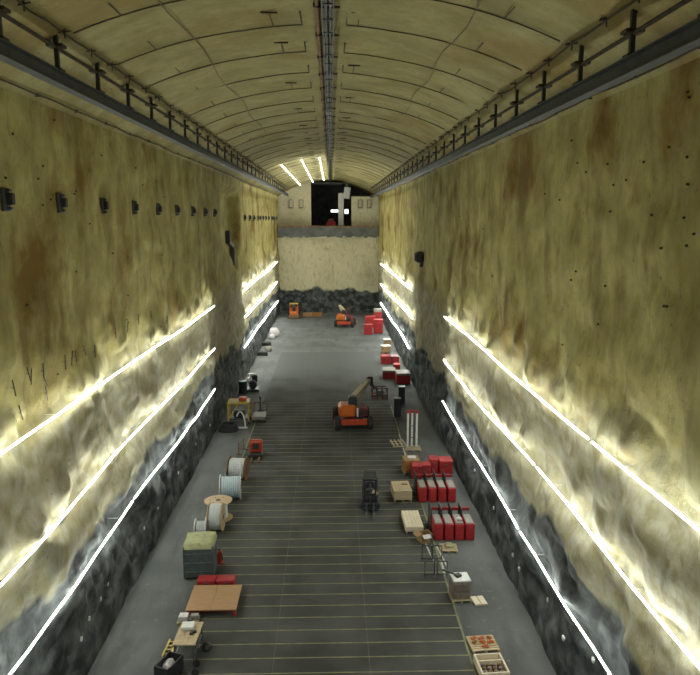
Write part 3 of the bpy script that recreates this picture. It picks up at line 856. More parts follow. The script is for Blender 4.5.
# --- red racks
def rack(label, loc, group, w_=0.54, d_=1.5, h_=1.02, fin=1.1):
    t = thing('equipment_rack', label, 'rack', loc, 0, group)
    B((0, d_/2, h_/2), (w_, d_, h_), 0.03).build('body', 'red_paint', t)
    B((0, d_/2+0.02, h_+0.02), (w_-0.12, d_-0.16, 0.05), 0.015).build('lid', 'grey_lid', t)
    B((-w_/2-0.02, d_+fin/2-0.1, (h_+0.42)/2), (0.05, fin+0.2, h_+0.42), 0.01).build('rear_fin', 'black_plastic', t)
    B((-w_/2-0.02, d_+fin*0.5-0.1, h_*0.4), (0.07, fin+0.1, 0.12), 0.01).build('fin_rib', 'red_dark', t)
    B((0.0, d_+fin*0.55, h_+0.12), (w_+0.08, 0.12, 0.20), 0.02).build('rear_rail', 'red_paint', t)
    B((0.0, d_+fin*0.55, 0.10), (w_+0.02, 0.12, 0.16), 0.02).build('foot_rail', 'red_dark', t)
    B((0, -0.015, h_*0.5), (w_-0.14, 0.03, h_*0.8), 0.01).build('front_panel', 'red_paint', t)
    B((0, -0.04, h_*0.78), (0.2, 0.04, 0.05), 0.01).build('handle', 'red_dark', t)
    return t
WH = ['leftmost', 'second from left', 'third from left', 'rightmost']
a, b = G(438.8, 540.5), G(470, 540.5)
rk = None
for i in range(4):
    q = a.lerp(b, i/3); lab = f'{WH[i]} red rack in the nearer row of four by the right wall'
    if rk is None: rk = rack(lab, q, 'red racks in the nearer row')
    else: clone(rk, lab, q, 0, 'red racks in the nearer row')
a, b = G(422.8, 502.5), G(452, 502.5)
for i in range(4):
    q = a.lerp(b, i/3); clone(rk, f'{WH[i]} red rack in the second row of four, behind the nearer row', q, 0, 'red racks in the second row')
# a white cap on one rack
q = G(438.8, 540.5).lerp(G(470, 540.5), 2/3)
o = MB().blob((0, 0, 0.08), (0.34, 0.3, 0.2), 0.12, 9).build('paper_bundle', 'white_paint', None, True); o.location = (q.x+0.05, q.y+0.55, 1.075)
tag(o, 'small white bundle lying on top of a red rack', 'bundle')
# small red chests behind
def chest(label, loc, rz, dims, group, lidmat='red_paint', mat='red_paint', strip_=True):
    t = thing('tool_chest', label, 'chest', loc, rz, group)
    w_, d_, h_ = dims
    B((0, 0, h_*0.42), (w_, d_, h_*0.76), 0.03).build('body', mat, t)
    l = B((0, 0, h_*0.9), (w_+0.04, d_+0.04, h_*0.2), 0.04).build('lid', lidmat, t)
    B((0, -d_/2-0.03, h_*0.72), (w_*0.25, 0.05, 0.08), 0.01).build('latch', 'steel_dark', t)
    for sx in (-1, 1): B((sx*(w_/2-0.1), 0, 0.03), (0.12, d_*0.9, 0.06)).build('skid', 'steel_dark', t)
    return t
q = G(421.5, 487); 
for i, (px, py, dm, lab, lm) in enumerate(((419.5, 487, (0.68, 0.9, 1.0), 'red chest behind the leftmost red racks of the second row', 'red_paint'),
        (429, 486, (0.64, 0.9, 1.0), 'red chest wedged between two others behind the second rack row', 'red_paint'),
        (437, 481, (0.66, 1.0, 1.1), 'red chest, middle of the three at the back of the rack rows', 'red_paint'),
        (449.5, 482, (1.0, 1.1, 1.05), 'red chest nearest the right wall behind the rack rows', 'red_paint'))):
    q = G(px, py); chest(lab, (q.x, q.y+dm[1]/2+1.6, 0.012), 0, dm, 'red chests behind the racks', lm)

# far red goods along the right wall
for px, py, dm, lab, lm in ((370.5, 328, (1.8, 1.8, 2.0), 'large red chest at the left of the far red pile', 'red_paint'),
        (378.5, 334, (1.5, 1.4, 2.4), 'tall red chest in front of the far right wall', 'red_paint'),
        (377.8, 324.5, (1.3, 1.3, 2.8), 'red chest at the back of the far red pile', 'grey_lid'),
        (368.3, 335, (1.4, 1.4, 1.7), 'red chest at the front left of the far red pile', 'red_paint'),
        (385.5, 364.5, (1.15, 1.6, 1.1), 'red chest, left one of the pair under the small pale stack', 'red_paint'),
        (395, 364, (1.1, 1.6, 1.0), 'red chest, right one of the pair under the small pale stack', 'red_dark'),
        (389.5, 379.5, (1.5, 2.0, 1.1), 'dusty red chest at the left of the middle red group', 'grey_lid'),
        (403.5, 384.5, (1.6, 2.2, 1.3), 'red chest at the right of the middle red group by the wall', 'grey_lid'),
        (397, 374, (0.8, 1.1, 1.2), 'red chest squeezed in the middle red group', 'red_paint')):
    q = at(px, py, dm[1]); chest(lab, q, R(random.uniform(-4, 4)), dm, 'far red chests along the right wall', lm)
for px, py, dm, lab in ((386, 353.5, (1.2, 1.2, 0.9), 'pale crate on the floor beyond the red chest pair'), (387.5, 346, (1.0, 1.0, 0.8), 'smaller pale crate farther along the right wall')):
    q = at(px, py, dm[1])
    t = thing('pale_crate', lab, 'crate', q, R(5), 'pale crates along the far right wall')
    B((0, 0, dm[2]/2+0.1), (dm[0], dm[1], dm[2]), 0.03).build('body', 'cardboard', t)
    B((0, 0, dm[2]+0.13), (dm[0]+0.1, dm[1]+0.1, 0.08), 0.02).build('lid', 'plastic_bag', t)
    for s in (-1, 1): B((s*dm[0]*0.35, 0, 0.05), (0.15, dm[1], 0.1)).build('skid', 'pallet_wood', t)

# --- pallets and crates
def pallet(t, w_, d_, n=6, mat='pallet_wood', z=0.0):
    for s in (-1, 0, 1): B((s*(w_/2-0.06), 0, z+0.05), (0.1, d_, 0.10)).build('stringer', mat, t)
    for i in range(n): B((0, -d_/2+(i+0.5)*d_/n, z+0.115), (w_, d_/n*0.78, 0.03)).build('plank', mat, t)
    return z+0.13
def planked_box(name, label, cat, loc, rz, dims, mat, nplank, top=True):
    w_, d_, h_ = dims
    t = thing(name, label, cat, loc, rz)
    z = pallet(t, w_*0.98, d_*0.98, 5)
    B((0, 0, z+(h_-z)/2), (w_, d_, h_-z), 0.02).build('body', mat, t)
    for i in range(nplank): B((-w_/2+(i+0.5)*w_/nplank, 0, h_+0.015), (w_/nplank*0.93, d_+0.06, 0.045), 0.008).build('plank', mat, t)
    return t
q = at(402.5, 502, 1.9)
planked_box('wooden_crate', 'pale wooden crate standing right of the black forklift', 'crate', q, R(2), (1.25, 1.9, 0.75), 'pine', 6)
o = B((0, 0, 0.03), (0.42, 0.3, 0.05), 0.01).build('plank_offcut', 'cardboard', None); o.location = (q.x+0.25, q.y+0.3, 0.812); tag(o, 'small board lying on the pale crate beside the forklift', 'board')
q = at(418, 535, 2.9)
planked_box('plank_bundle', 'flat cream plank crate lying left of the nearer red racks', 'crate', (q.x-0.2, q.y, 0.012), R(1), (1.1, 2.5, 0.40), 'pale_wood', 5)
# open carton
q = at(424, 543.5, 0.7)
t = thing('open_carton', 'open brown carton at the corner of the cream plank crate', 'carton', q, R(20))
m = MB()
for s in (-1, 1): m.box((s*0.26, 0, 0.25), (0.03, 0.7, 0.5)).box((0, s*0.34, 0.25), (0.52, 0.03, 0.5))
m.box((0, 0, 0.02), (0.52, 0.68, 0.04)).build('body', 'cardboard', t)
B((-0.42, 0, 0.55), (0.34, 0.66, 0.02), rot=(0, -0.5, 0)).build('flap', 'cardboard', t); B((0.42, 0, 0.5), (0.34, 0.66, 0.02), rot=(0, 0.6, 0)).build('flap', 'cardboard', t)
B((0, -0.48, 0.48), (0.5, 0.28, 0.02), rot=(0.6, 0, 0)).build('flap', 'plastic_bag', t)
# pallet right
q = at(450, 553.5, 1.1)
t = thing('wooden_pallet', 'low yellowish pallet on the floor in front of the nearer red racks', 'pallet', q, R(-3)); z = pallet(t, 1.0, 1.0, 6, 'pine')
o = MB().blob((0, 0, 0.06), (0.6, 0.55, 0.24), 0.15, 2).build('sacking', 'tarp', None, True); o.location = (q.x+0.05, q.y+0.1, 0.16); tag(o, 'crumpled olive sack on the low pallet by the red racks', 'sack')

# wire frames
def wire_frame(label, loc, rz):
    t = thing('wire_frame', label, 'frame', loc, rz, 'dark metal frames standing on the floor')
    m = MB(); W_, H_ = 0.52, 0.86
    m.bar((-W_/2, 0, 0.02), (-W_/2, 0, H_), 0.05).bar((W_/2, 0, 0.02), (W_/2, 0, H_), 0.05).bar((-W_/2, 0, H_), (W_/2, 0, H_), 0.05).bar((-W_/2, 0, 0.12), (W_/2, 0, 0.12), 0.05).build('hoop', 'steel_dark', t)
    for s in (-1, 1): MB().bar((s*W_/2, -0.22, 0.02), (s*W_/2, 0.22, 0.02), 0.045).build('foot', 'steel_dark', t)
    return t
wf = None
for (px, py), lab in zip(((429.5, 576), (442, 576), (426.5, 560), (437, 560)), ('nearer left of four dark rectangular frames left of the grey machine', 'nearer right of four dark rectangular frames left of the grey machine', 'farther left of four dark rectangular frames by the carton', 'farther right of four dark rectangular frames by the carton')):
    q = G(px, py)
    if wf is None: wf = wire_frame(lab, q, R(2))
    else: clone(wf, lab, q, R(random.uniform(-6, 6)))

# grey machine
q = at(461.8, 604, 1.2)
t = thing('test_cabinet', 'taupe machine cabinet with a white top at the right floor line', 'machine', q, R(4))
pallet(t, 1.02, 1.1, 5)
cab = MB().box((0, 0.08, 0.59), (0.92, 0.9, 0.92), 0.05).build('body', 'machine_taupe', t)
B((-0.22, -0.39, 0.76), (0.38, 0.04, 0.42), 0.02).build('left_door', 'machine_taupe', t); B((0.22, -0.39, 0.76), (0.38, 0.04, 0.42), 0.02).build('right_door', 'machine_taupe', t)
B((0, -0.40, 0.34), (0.84, 0.05, 0.32), 0.02).build('drawer', 'machine_taupe', t)
B((0.03, 0.1, 1.08), (0.92, 0.94, 0.07), 0.03).build('top', 'white_paint', t)
o = MB().box((0, 0, 0.07), (0.34, 0.3, 0.14), 0.04, rot=(0, 0, 0.5)).bar((-0.1, 0.05, 0.08), (-0.75, 0.35, 0.2), 0.07).build('power_tool', 'black_plastic', None)
o.location = (q.x-0.1, q.y+0.1, 1.13); tag(o, 'black power tool lying on the white machine top', 'tool')
q = at(480.5, 606, 0.8)
t = thing('panel_stack', 'small cream panel with a dark slit on the floor beside the taupe machine', 'panel', q, R(8))
for i in range(2): B((-0.17+0.34*i, 0, 0.06), (0.30, 0.8, 0.09), 0.01).build('panel', 'pale_wood', t)
B((0, 0, 0.02), (0.6, 0.8, 0.04)).build('base', 'pallet_wood', t)
# pallet with orange straps
q = at(485.5, 653.5, 1.25)
t = thing('loaded_pallet', 'pine pallet by the right floor line carrying orange straps', 'pallet', q, R(5)); z = pallet(t, 1.25, 1.2, 7, 'pine')
rr_ = random.Random(3)
WHERE = ['far left corner', 'middle of the far edge', 'far right corner', 'left', 'centre', 'right', 'near edge']
for i in range(7):
    cx, cy = (-0.36+0.36*(i % 3), 0.30-0.30*(i//3)); l = rr_.uniform(.13, .165)
    if i == 6: cx, cy = 0.05, -0.33
    o = MB().box((0, 0, 0.05), (2*l, 0.15, 0.10), 0.03).box((0.02, 0, 0.11), (l, 0.1, 0.06), 0.02, rot=(0, 0, 0.5)).build('strap_bundle', 'brown_box' if i in (2, 3) else 'orange_paint', None)
    o.location = (q.x+cx, q.y+cy, 0.012+z+0.003); o.rotation_euler = (0, 0, rr_.uniform(-1.2, 1.2))
    tag(o, f'orange strap bundle at the {WHERE[i]} of the pine pallet', 'strap', 'orange strap bundles on the pine pallet')
# open crate
q = at(495, 682, 1.5)
t = thing('open_crate', 'open wooden crate with brown contents at the bottom right of the floor', 'crate', q, R(4))
for sgn in (-1, 1):
    B((sgn*0.56, 0, 0.20), (0.08, 1.4, 0.36), 0.01).build('side_board', 'pale_wood', t)
    B((0, sgn*0.66, 0.20), (1.04, 0.07, 0.36), 0.01).build('end_board', 'pale_wood', t)
B((0, 0.22, 0.20), (1.02, 0.06, 0.32)).build('divider', 'pale_wood', t); B((0, 0, 0.05), (1.04, 1.3, 0.08)).build('bottom', 'pallet_wood', t)
for i in range(4):
    for j in range(3):
        o = MB().cyl((0, 0, 0), (0, 0, 0.24), 0.10, n=10).cyl((0, 0, 0.23), (0, 0, 0.26), 0.07, n=10).build('brown_canister', 'rusty' if (i+j) % 2 else 'machine_taupe', None)
        o.location = (q.x-0.36+i*0.235, q.y-0.50+j*0.24, 0.105); tag(o, f'brown canister in the open crate, {("near", "middle", "back")[j]} row, {WH[i]}', 'canister', 'canisters in the open crate')
# poles on pallet
q = at(414, 452, 1.5)
t = thing('pole_rack', 'wooden pallet carrying tall white posts with red tops', 'rack', q, 0)
z = pallet(t, 1.3, 1.4, 5)
for i, (x, y) in enumerate(((-0.42, 0.35), (-0.05, 0.5), (0.32, 0.3))):
    o = MB().cyl((x, y, z), (x, y, z+2.9), 0.09, n=10).build('post', 'white_paint', t); MB().cyl((x, y, z+2.9), (x, y, z+3.1), 0.14, n=10).build('cap', 'red_paint', o)
m = MB(); 
for zz in (0.9, 1.9): m.bar((-0.5, 0.4, zz), (0.45, 0.4, zz), 0.06)
m.build('brace', 'steel_grey', t)
q2 = at(399, 447, 1.5)
t = thing('lattice_frame', 'low pale lattice frame beside the tall white posts', 'frame', q2, R(6))
for i in range(4): MB().bar((-0.5+0.34*i, -0.9, 0.12), (-0.5+0.34*i, 0.9, 0.12), 0.08).build('rail', 'pale_wood', t)
for i in range(3): MB().bar((-0.6, -0.7+0.7*i, 0.04), (0.6, -0.7+0.7*i, 0.04), 0.08).build('cross_rail', 'pale_wood', t)
q = at(411.8, 475, 1.5)
t = thing('brown_cabinet', 'brown wrapped box standing behind the second rack row', 'box', q, R(4))
z = pallet(t, 1.25, 1.3, 5)
B((0, 0, z+0.45), (1.15, 1.2, 0.9), 0.06).build('body', 'brown_box', t); B((0, 0, z+0.93), (1.2, 1.25, 0.06), 0.02).build('lid', 'cardboard', t)
o = B((0, 0, 0.06), (0.62, 0.5, 0.12), 0.03).build('white_tray', 'white_paint', None); o.location = (q.x+0.05, q.y-0.05, 1.115); tag(o, 'white tray lying on the brown wrapped box', 'tray')
o = MB().blob((0, 0, 0.14), (0.5, 0.4, 0.42), 0.14, 5).build('red_bag', 'red_paint', None, True); o.location = (q.x+0.05, q.y+0.9, 0.18-0.1); tag(o, 'small red bag on the floor behind the brown wrapped box', 'bag')
# two tall dark lockers
lk = None
for (px, py), lab, hh in (((397.5, 417), 'tall black locker, nearer of two right of the boom lift', 1), ((401.8, 404), 'tall black locker with a white lid, farther of the two', 1)):
    q = at(px, py, 0.6)
    t = thing('tall_locker', lab, 'locker', q, R(-3), 'tall black lockers')
    B((0, 0, 0.92), (0.66, 0.6, 1.7), 0.05).build('body', 'black_plastic', t); B((0, 0, 0.05), (0.5, 0.45, 0.1)).build('plinth', 'steel_dark', t)
    d = B((0, -0.315, 0.95), (0.56, 0.03, 1.5), 0.01).build('door', 'black_plastic', t); B((0.2, -0.345, 1.0), (0.03, 0.04, 0.2)).build('handle', 'steel_grey', d)
    B((0, 0, 1.8), (0.7, 0.64, 0.07), 0.02).build('lid', 'white_paint' if 'white' in lab else 'steel_dark', t)

# ---------------------------------------------------------------- left side
def reel(label, loc, rz, Rf, wd, rc, fmat, cmat, vertical=False, group='cable reels along the left floor line'):
    t = thing('cable_reel', label, 'cable reel', loc, rz, group)
    ax = 'z' if vertical else 'x'; c = (0, 0, 0 if vertical else Rf)
    o0 = (wd/2 if vertical else 0)
    prof = []
    n = 9
    for i in range(n):
        x0 = -wd/2+0.06 + (wd-0.12)*i/n; s = (wd-0.12)/n
        prof += [(x0+o0, rc), (x0+s*0.5+o0, rc+0.035)]
    prof.append((wd/2-0.06+o0, rc))
    MB().lathe(prof, ax, 24, c).build('cable_winding', cmat, t)
    for s in (-1, 1):
        f = MB().lathe([(s*(wd/2)-0.035+o0, Rf-0.02), (s*(wd/2)-0.02+o0, Rf), (s*(wd/2)+0.02+o0, Rf), (s*(wd/2)+0.035+o0, Rf-0.02)], ax, 32, c).build('flange', fmat, t)
        MB().lathe([(s*(wd/2+0.03)-0.03+o0, 0.16), (s*(wd/2+0.03)+0.03+o0, 0.16)], ax, 12, c).build('hub', 'steel_dark', f)
        for k in range(6):
            a = k*math.pi/3; rr = Rf*0.55
            cc = (s*(wd/2+0.035)+o0, rr*math.cos(a), rr*math.sin(a)); 
            cc = (cc[1], cc[2], cc[0]) if vertical else (cc[0], cc[1], cc[2]+Rf)
            B(cc, (0.05, 0.07, 0.07) if not vertical else (0.07, 0.07, 0.05), 0.01).build('bolt', 'steel_dark', f)
    return t
q = on_z(202, 526, 0.6); reel('small white cable reel just behind the grey bin', (q.x, 41.3, 0.012), R(1), 0.60, 0.62, 0.42, 'white_paint', 'white_cable')
q = on_z(216, 517, 0.9); reel('large cable reel with a tan wooden flange and white cable', (q.x, 42.35, 0.012), R(-1), 0.88, 0.82, 0.78, 'drum_wood', 'white_cable')
pc = on_z(218.5, 499.5, 1.2); reel('cable reel lying flat with its round wooden flange uppermost', (pc.x, 44.25, 0.012), 0, 0.90, 1.16, 0.55, 'drum_wood', 'white_cable', True)
q = G(229, 504); reel('cable reel with pale blue cable behind the flat lying reel', (q.x, q.y+0.85, 0.012), R(5), 0.88, 1.35, 0.72, 'white_paint', 'blue_cable')
q = G(237, 483.5); reel('farthest cable reel, with a rusty red flange and white cable', (q.x, q.y+0.85, 0.012), R(-8), 0.88, 1.25, 0.70, 'rusty', 'white_cable')
o = B((0, 0, 0), (0.9, 0.9, 0.05), 0.015).build('round_lid', 'drum_wood', None)
bpy.data.objects.remove(o)
pc = on_z(236.5, 477, 1.8)
# orange pallet lift
q = G(255, 460)
t = thing('stacker_lift', 'small orange lift machine at the far end of the cable reels', 'lift', (q.x, q.y+1.0, 0.012), R(2))
B((0, 0.3, 0.75), (1.0, 0.9, 0.95), 0.12).build('body', 'orange_red', t); B((0, 0.1, 0.2), (1.1, 1.6, 0.3), 0.05).build('chassis', 'black_plastic', t)
for sx in (-1, 1):
    MB().bar((sx*0.45, -0.25, 0.3), (sx*0.45, -0.25, 1.4), 0.1).build('mast_rail', 'orange_red', t)
    B((sx*0.3, -1.2, 0.12), (0.16, 1.3, 0.08), 0.02).build('fork', 'rusty', t)
    MB().lathe([(-0.06, 0.12), (0.06, 0.12)], 'x', 12, (sx*0.45, 0.7, 0.12)).build('wheel', 'rubber', t)
B((0, -0.25, 1.4), (1.0, 0.1, 0.1)).build('mast_bar', 'orange_red', t); B((0, -0.25, 0.9), (0.5, 0.06, 0.5), 0.02).build('panel', 'black_plastic', t)
# bar frame lying behind it
q = G(241.5, 452)
t = thing('pipe_barrier', 'thin rusty pipe barrier standing left of the small orange lift', 'barrier', q, R(80))
m = MB().tube([(-0.7, 0, 0.03), (-0.7, 0, 1.0), (0.7, 0, 1.0), (0.7, 0, 0.03)], 0.04, 6); m.build('hoop', 'rusty', t); MB().bar((-0.7, 0, 0.5), (0.7, 0, 0.5), 0.05).build('cross_bar', 'rusty', t)
for s in (-1, 1): MB().bar((s*0.7, -0.25, 0.03), (s*0.7, 0.25, 0.03), 0.06).build('foot', 'rusty', t)

# grey bin with olive cover
q = G(199, 581)
t = thing('storage_bin', 'tall dark grey bin with an olive cover beside the floor line', 'bin', (q.x-0.05, q.y+0.9, 0.012), R(2))
B((0, 0, 0.98), (1.62, 1.55, 1.78), 0.06).build('body', 'bin_grey', t)
for z in (0.45, 0.95, 1.45): B((0, -0.79, z), (1.5, 0.05, 0.07), 0.015).build('rib', 'bin_grey', t)
for sx in (-1, 1): 
    B((sx*0.76, -0.74, 0.98), (0.1, 0.12, 1.8), 0.03).build('corner_post', 'bin_grey', t)
    for sy in (-1, 1): B((sx*0.6, sy*0.55, 0.05), (0.2, 0.2, 0.1)).build('foot', 'black_plastic', t)
gx, gy = np.meshgrid(np.linspace(-0.84, 0.84, 22), np.linspace(-0.8, 0.8, 22), indexing='ij')
gz = 1.92 + 0.09*fbm(gx, gy, 5, [(0.6, 1.0), (0.25, 0.6)]) + 0.06
ed = np.maximum(np.abs(gx)/0.84, np.abs(gy)/0.8); gz = np.where(ed > 0.97, 1.74, gz)
grid_mesh('cover', np.stack([gx, gy, gz], -1), 'tarp', parent=t)
# extinguisher on stand
q = G(220, 564)
t = thing('fire_extinguisher', 'red fire extinguisher on the floor right of the grey bin', 'extinguisher', q, 0)
MB().lathe([(0.02, 0.13), (0.04, 0.15), (0.72, 0.15), (0.84, 0.08), (0.88, 0.045)], 'z', 16).build('cylinder', 'orange_red', t)
B((0, -0.04, 0.93), (0.1, 0.2, 0.08), 0.02).build('valve', 'black_plastic', t); MB().tube([(0, -0.12, 0.92), (0.14, -0.18, 0.7), (0.17, -0.1, 0.3)], 0.025).build('hose', 'black_plastic', t)

# plywood topped red table
fl_, fr_ = on_z(187.5, 610.5, 0.42), on_z(240, 610.5, 0.42); bl_, br_ = on_z(192, 585.5, 0.42), on_z(238.5, 585.5, 0.42)
cw = (fr_.x-fl_.x + br_.x-bl_.x)/2; cd = bl_.y-fl_.y; cx = (fl_.x+fr_.x+bl_.x+br_.x)/4; cy = (fl_.y+bl_.y)/2
t = thing('plywood_table', 'wide plywood topped table on red legs in front of the grey bin', 'table', (cx, cy, 0.012), 0)
for s in (-1, 1):
    B((s*cw/4, 0, 0.40), (cw/2-0.01, cd, 0.05), 0.006).build('ply_sheet', 'ply', t)
    for e in (-1, 1): B((s*(cw/2-0.12), e*(cd/2-0.15), 0.185), (0.14, 0.14, 0.37), 0.02).build('leg', 'red_paint', t)
    B((s*(cw/2-0.12), 0, 0.31), (0.12, cd-0.4, 0.12), 0.02).build('side_rail', 'red_paint', t)
    B((0, s*(cd/2-0.12), 0.31), (cw-0.3, 0.12, 0.12), 0.02).build('cross_rail', 'red_dark', t)
for px, wd, lab in ((204, 0.92, 'long red chest, left one behind the plywood table'), (223.5, 0.92, 'long red chest, right one behind the plywood table')):
    q = on_z(px, 586, 0.65)
    chest(lab, (q.x, cy+cd/2+0.40, 0.012), 0, (wd, 0.62, 0.62), 'red chests behind the plywood table')

# work table with things
fl_, fr_ = on_z(174.5, 645, 0.85), on_z(194, 645, 0.85); bl_ = on_z(178.5, 622, 0.85)
cw = 1.0; cd = bl_.y-fl_.y; cx = (fl_.x+fr_.x)/2; cy = (fl_.y+bl_.y)/2
t = thing('work_bench', 'small wooden work bench with steel legs at the left floor line', 'work bench', (cx, cy, 0.012), R(-2))
TBX, TBY = cx, cy
for i in range(5): B((-cw/2+(i+0.5)*cw/5, 0, 0.82), (cw/5-0.01, cd, 0.05), 0.006).build('plank', 'pine', t)
for s in (-1, 1):
    for e in (-1, 1): MB().bar((s*(cw/2-0.08), e*(cd/2-0.1), 0.0), (s*(cw/2-0.08), e*(cd/2-0.1), 0.8), 0.07).build('leg', 'steel_grey', t)
    MB().bar((s*(cw/2-0.08), -cd/2+0.1, 0.3), (s*(cw/2-0.08), cd/2-0.1, 0.3), 0.05).build('stretcher', 'steel_grey', t)
o = B((0, 0, 0.09), (0.55, 0.5, 0.18), 0.02).build('white_carton', 'white_paint', None); o.location = (TBX-0.08, TBY+cd*0.22, 0.862); o.rotation_euler = (0, 0, 0.05); tag(o, 'white carton on the small work bench', 'carton')
for i, (dx, dy, lab) in enumerate(((0.16, -0.08, 'black drill lying in front of the white carton on the bench'),)):
    o = MB().box((0, 0, 0.06), (0.14, 0.3, 0.12), 0.03).bar((0, 0.05, 0.05), (0.2, 0.12, 0.05), 0.09).build('hand_drill', 'black_plastic', None); o.location = (TBX+dx, TBY+dy, 0.862); tag(o, lab, 'drill')
o = MB().blob((0, 0, 0.1), (0.42, 0.46, 0.40), 0.14, 21).build('black_sack', 'black_plastic', None, True); o.location = (TBX+0.78, TBY+0.1, 0.0); tag(o, 'black sack on the floor right of the small work bench', 'sack')
# clutter pallet behind bench
q = at(188.5, 622, 0.9)
t = thing('clutter_pallet', 'low grey pallet between the work bench and the plywood table', 'pallet', (q.x, q.y-0.4, 0.012), R(0)); z = pallet(t, 1.0, 0.7, 5)
for i, (dx, dy, dm, mt_, lab) in enumerate(((-0.22, 0.05, (0.42, 0.4, 0.22), 'plastic_bag', 'pinkish grey box on the low grey pallet'), (0.30, 0.08, (0.34, 0.3, 0.2), 'grey_lid', 'grey box at the right of the low grey pallet'), (0.12, -0.2, (0.2, 0.16, 0.14), 'black_plastic', 'small black box at the front of the low grey pallet'))):
    t2 = thing('parts_box', lab, 'box', (q.x+dx, q.y-0.45+dy, 0.012+z+0.005), R(random.uniform(-12, 12)), 'boxes on the low pallet')
    B((0, 0, dm[2]*0.42), (dm[0], dm[1], dm[2]*0.84), 0.015).build('body', mt_, t2); B((0, 0, dm[2]*0.9), (dm[0]+0.02, dm[1]+0.02, dm[2]*0.2), 0.01).build('lid', mt_, t2)
# yellow step ladder lying on the floor
a, b = G(166.5, 657), G(173.5, 641)
d = (b-a); L = d.length; rz = math.atan2(d.y, d.x) - math.pi/2
t = thing('step_ladder', 'short yellow ladder lying on the left floor line', 'ladder', (a+b)/2, rz)
for s in (-1, 1): B((s*0.17, 0, 0.05), (0.09, L+0.1, 0.08), 0.01).build('rail', 'yellow_paint', t)
for i in range(4): B((0, -L/2+0.15+i*(L-0.3)/3, 0.06), (0.27, 0.08, 0.04)).build('rung', 'yellow_paint', t)
# black cart and chair at the bottom edge
q = G(166.5, 686)
t = thing('tub_cart', 'black open tub on wheels at the bottom left of the floor', 'cart', (q.x, q.y+0.55, 0.012), R(-22))
m = MB().box((0, 0, 0.2), (0.66, 1.1, 0.05))
for s in (-1, 1): m.box((s*0.33, 0, 0.5), (0.04, 1.1, 0.62)).box((0, s*0.55, 0.5), (0.68, 0.04, 0.62))
m.build('tub', 'black_plastic', t)
for s in (-1, 1):
    for e in (-1, 1): MB().lathe([(-0.04, 0.09), (0.04, 0.09)], 'x', 12, (s*0.27, e*0.45, 0.09)).build('wheel', 'rubber', t)
o = MB().blob((0, 0, 0.2), (0.5, 0.75, 0.42), 0.16, 31).build('plastic_bag', 'plastic_bag', None, True); o.location = (q.x, q.y+0.6, 0.345); tag(o, 'crumpled pale plastic bag inside the black tub', 'bag')
q = G(179.5, 680)
t = thing('hand_truck', 'black hand truck standing beside the black tub', 'hand truck', (q.x+0.5, q.y+0.6, 0.012), R(-85))
for s in (-1, 1):
    MB().bar((s*0.22, 0, 0.12), (s*0.22, 0.25, 1.2), 0.06).build('upright', 'black_plastic', t); MB().lathe([(-0.05, 0.16), (0.05, 0.16)], 'x', 14, (s*0.3, 0.08, 0.16)).build('wheel', 'rubber', t)
m = MB()
for i in range(4): m.bar((-0.22, 0.03+i*0.07, 0.25+i*0.3), (0.22, 0.03+i*0.07, 0.25+i*0.3), 0.05)
m.build('cross_bars', 'black_plastic', t); B((0, -0.18, 0.03), (0.5, 0.36, 0.04)).build('toe_plate', 'steel_dark', t)

# ---- mid left group (yellow frame etc.)
q = G(243, 425)
t = thing('yellow_trolley', 'yellow framed trolley standing against the charcoal left wall', 'trolley', (q.x-0.45, q.y+1.0, 0.012), R(2))
for sx in (-1, 1):
    for sy in (-1, 1):
        MB().bar((sx*0.95, sy*0.8, 0.15), (sx*0.95, sy*0.8, 2.0), 0.12).build('post', 'yellow_paint', t); MB().lathe([(-0.06, 0.15), (0.06, 0.15)], 'x', 12, (sx*0.95, sy*0.8, 0.15)).build('wheel', 'rubber', t)
B((0, 0, 2.02), (2.05, 1.75, 0.16), 0.03).build('deck', 'yellow_paint', t); B((0, 0, 0.5), (1.85, 1.6, 0.1), 0.02).build('shelf', 'steel_dark', t)
MB().bar((-0.95, -0.82, 0.5), (0.0, -0.82, 1.95), 0.1).build('brace', 'yellow_paint', t)
o = B((0, 0, 0.35), (1.0, 0.9, 0.7), 0.1).build('compressor', 'black_plastic', None); o.location = (q.x-0.4, q.y+0.9, 0.57); tag(o, 'black compressor on the shelf of the yellow trolley', 'compressor')
o = B((0, 0, 0.15), (0.7, 0.8, 0.3), 0.05).build('orange_case', 'orange_red', None); o.location = (q.x-0.1, q.y+1.2, 2.122); tag(o, 'orange case lying on top of the yellow trolley', 'case')
q = G(240.5, 428)
t = thing('white_hoop', 'white curved pipe stand in front of the yellow trolley', 'stand', q, 0)
pts = [(0.45*math.cos(a), 0, 0.05+1.5*math.sin(a)) for a in np.linspace(0, math.pi*0.75, 10)]
MB().tube([(0.45, 0, 0.03)] + pts, 0.07, 8).build('pipe', 'white_paint', t); B((0.2, 0, 0.03), (0.9, 0.4, 0.06), 0.01).build('base', 'white_paint', t)
q = G(252.5, 424)
t = thing('low_cart', 'low brown cart right of the yellow trolley', 'cart', (q.x+0.55, q.y+1.2, 0.012), R(1))
B((0, 0, 0.45), (1.3, 1.9, 0.35), 0.05).build('deck', 'machine_taupe', t)
for sx in (-1, 1):
    for sy in (-1, 1): MB().lathe([(-0.06, 0.2), (0.06, 0.2)], 'x', 12, (sx*0.55, sy*0.7, 0.2)).build('wheel', 'rubber', t)
MB().tube([(0.6, 0.95, 0.5), (0.6, 1.0, 1.5), (-0.6, 1.0, 1.5), (-0.6, 0.95, 0.5)], 0.05).build('handle', 'rusty', t)
q = G(260.5, 411)
t = thing('tool_post', 'slim dark signal post on the left floor line', 'post', q, 0)
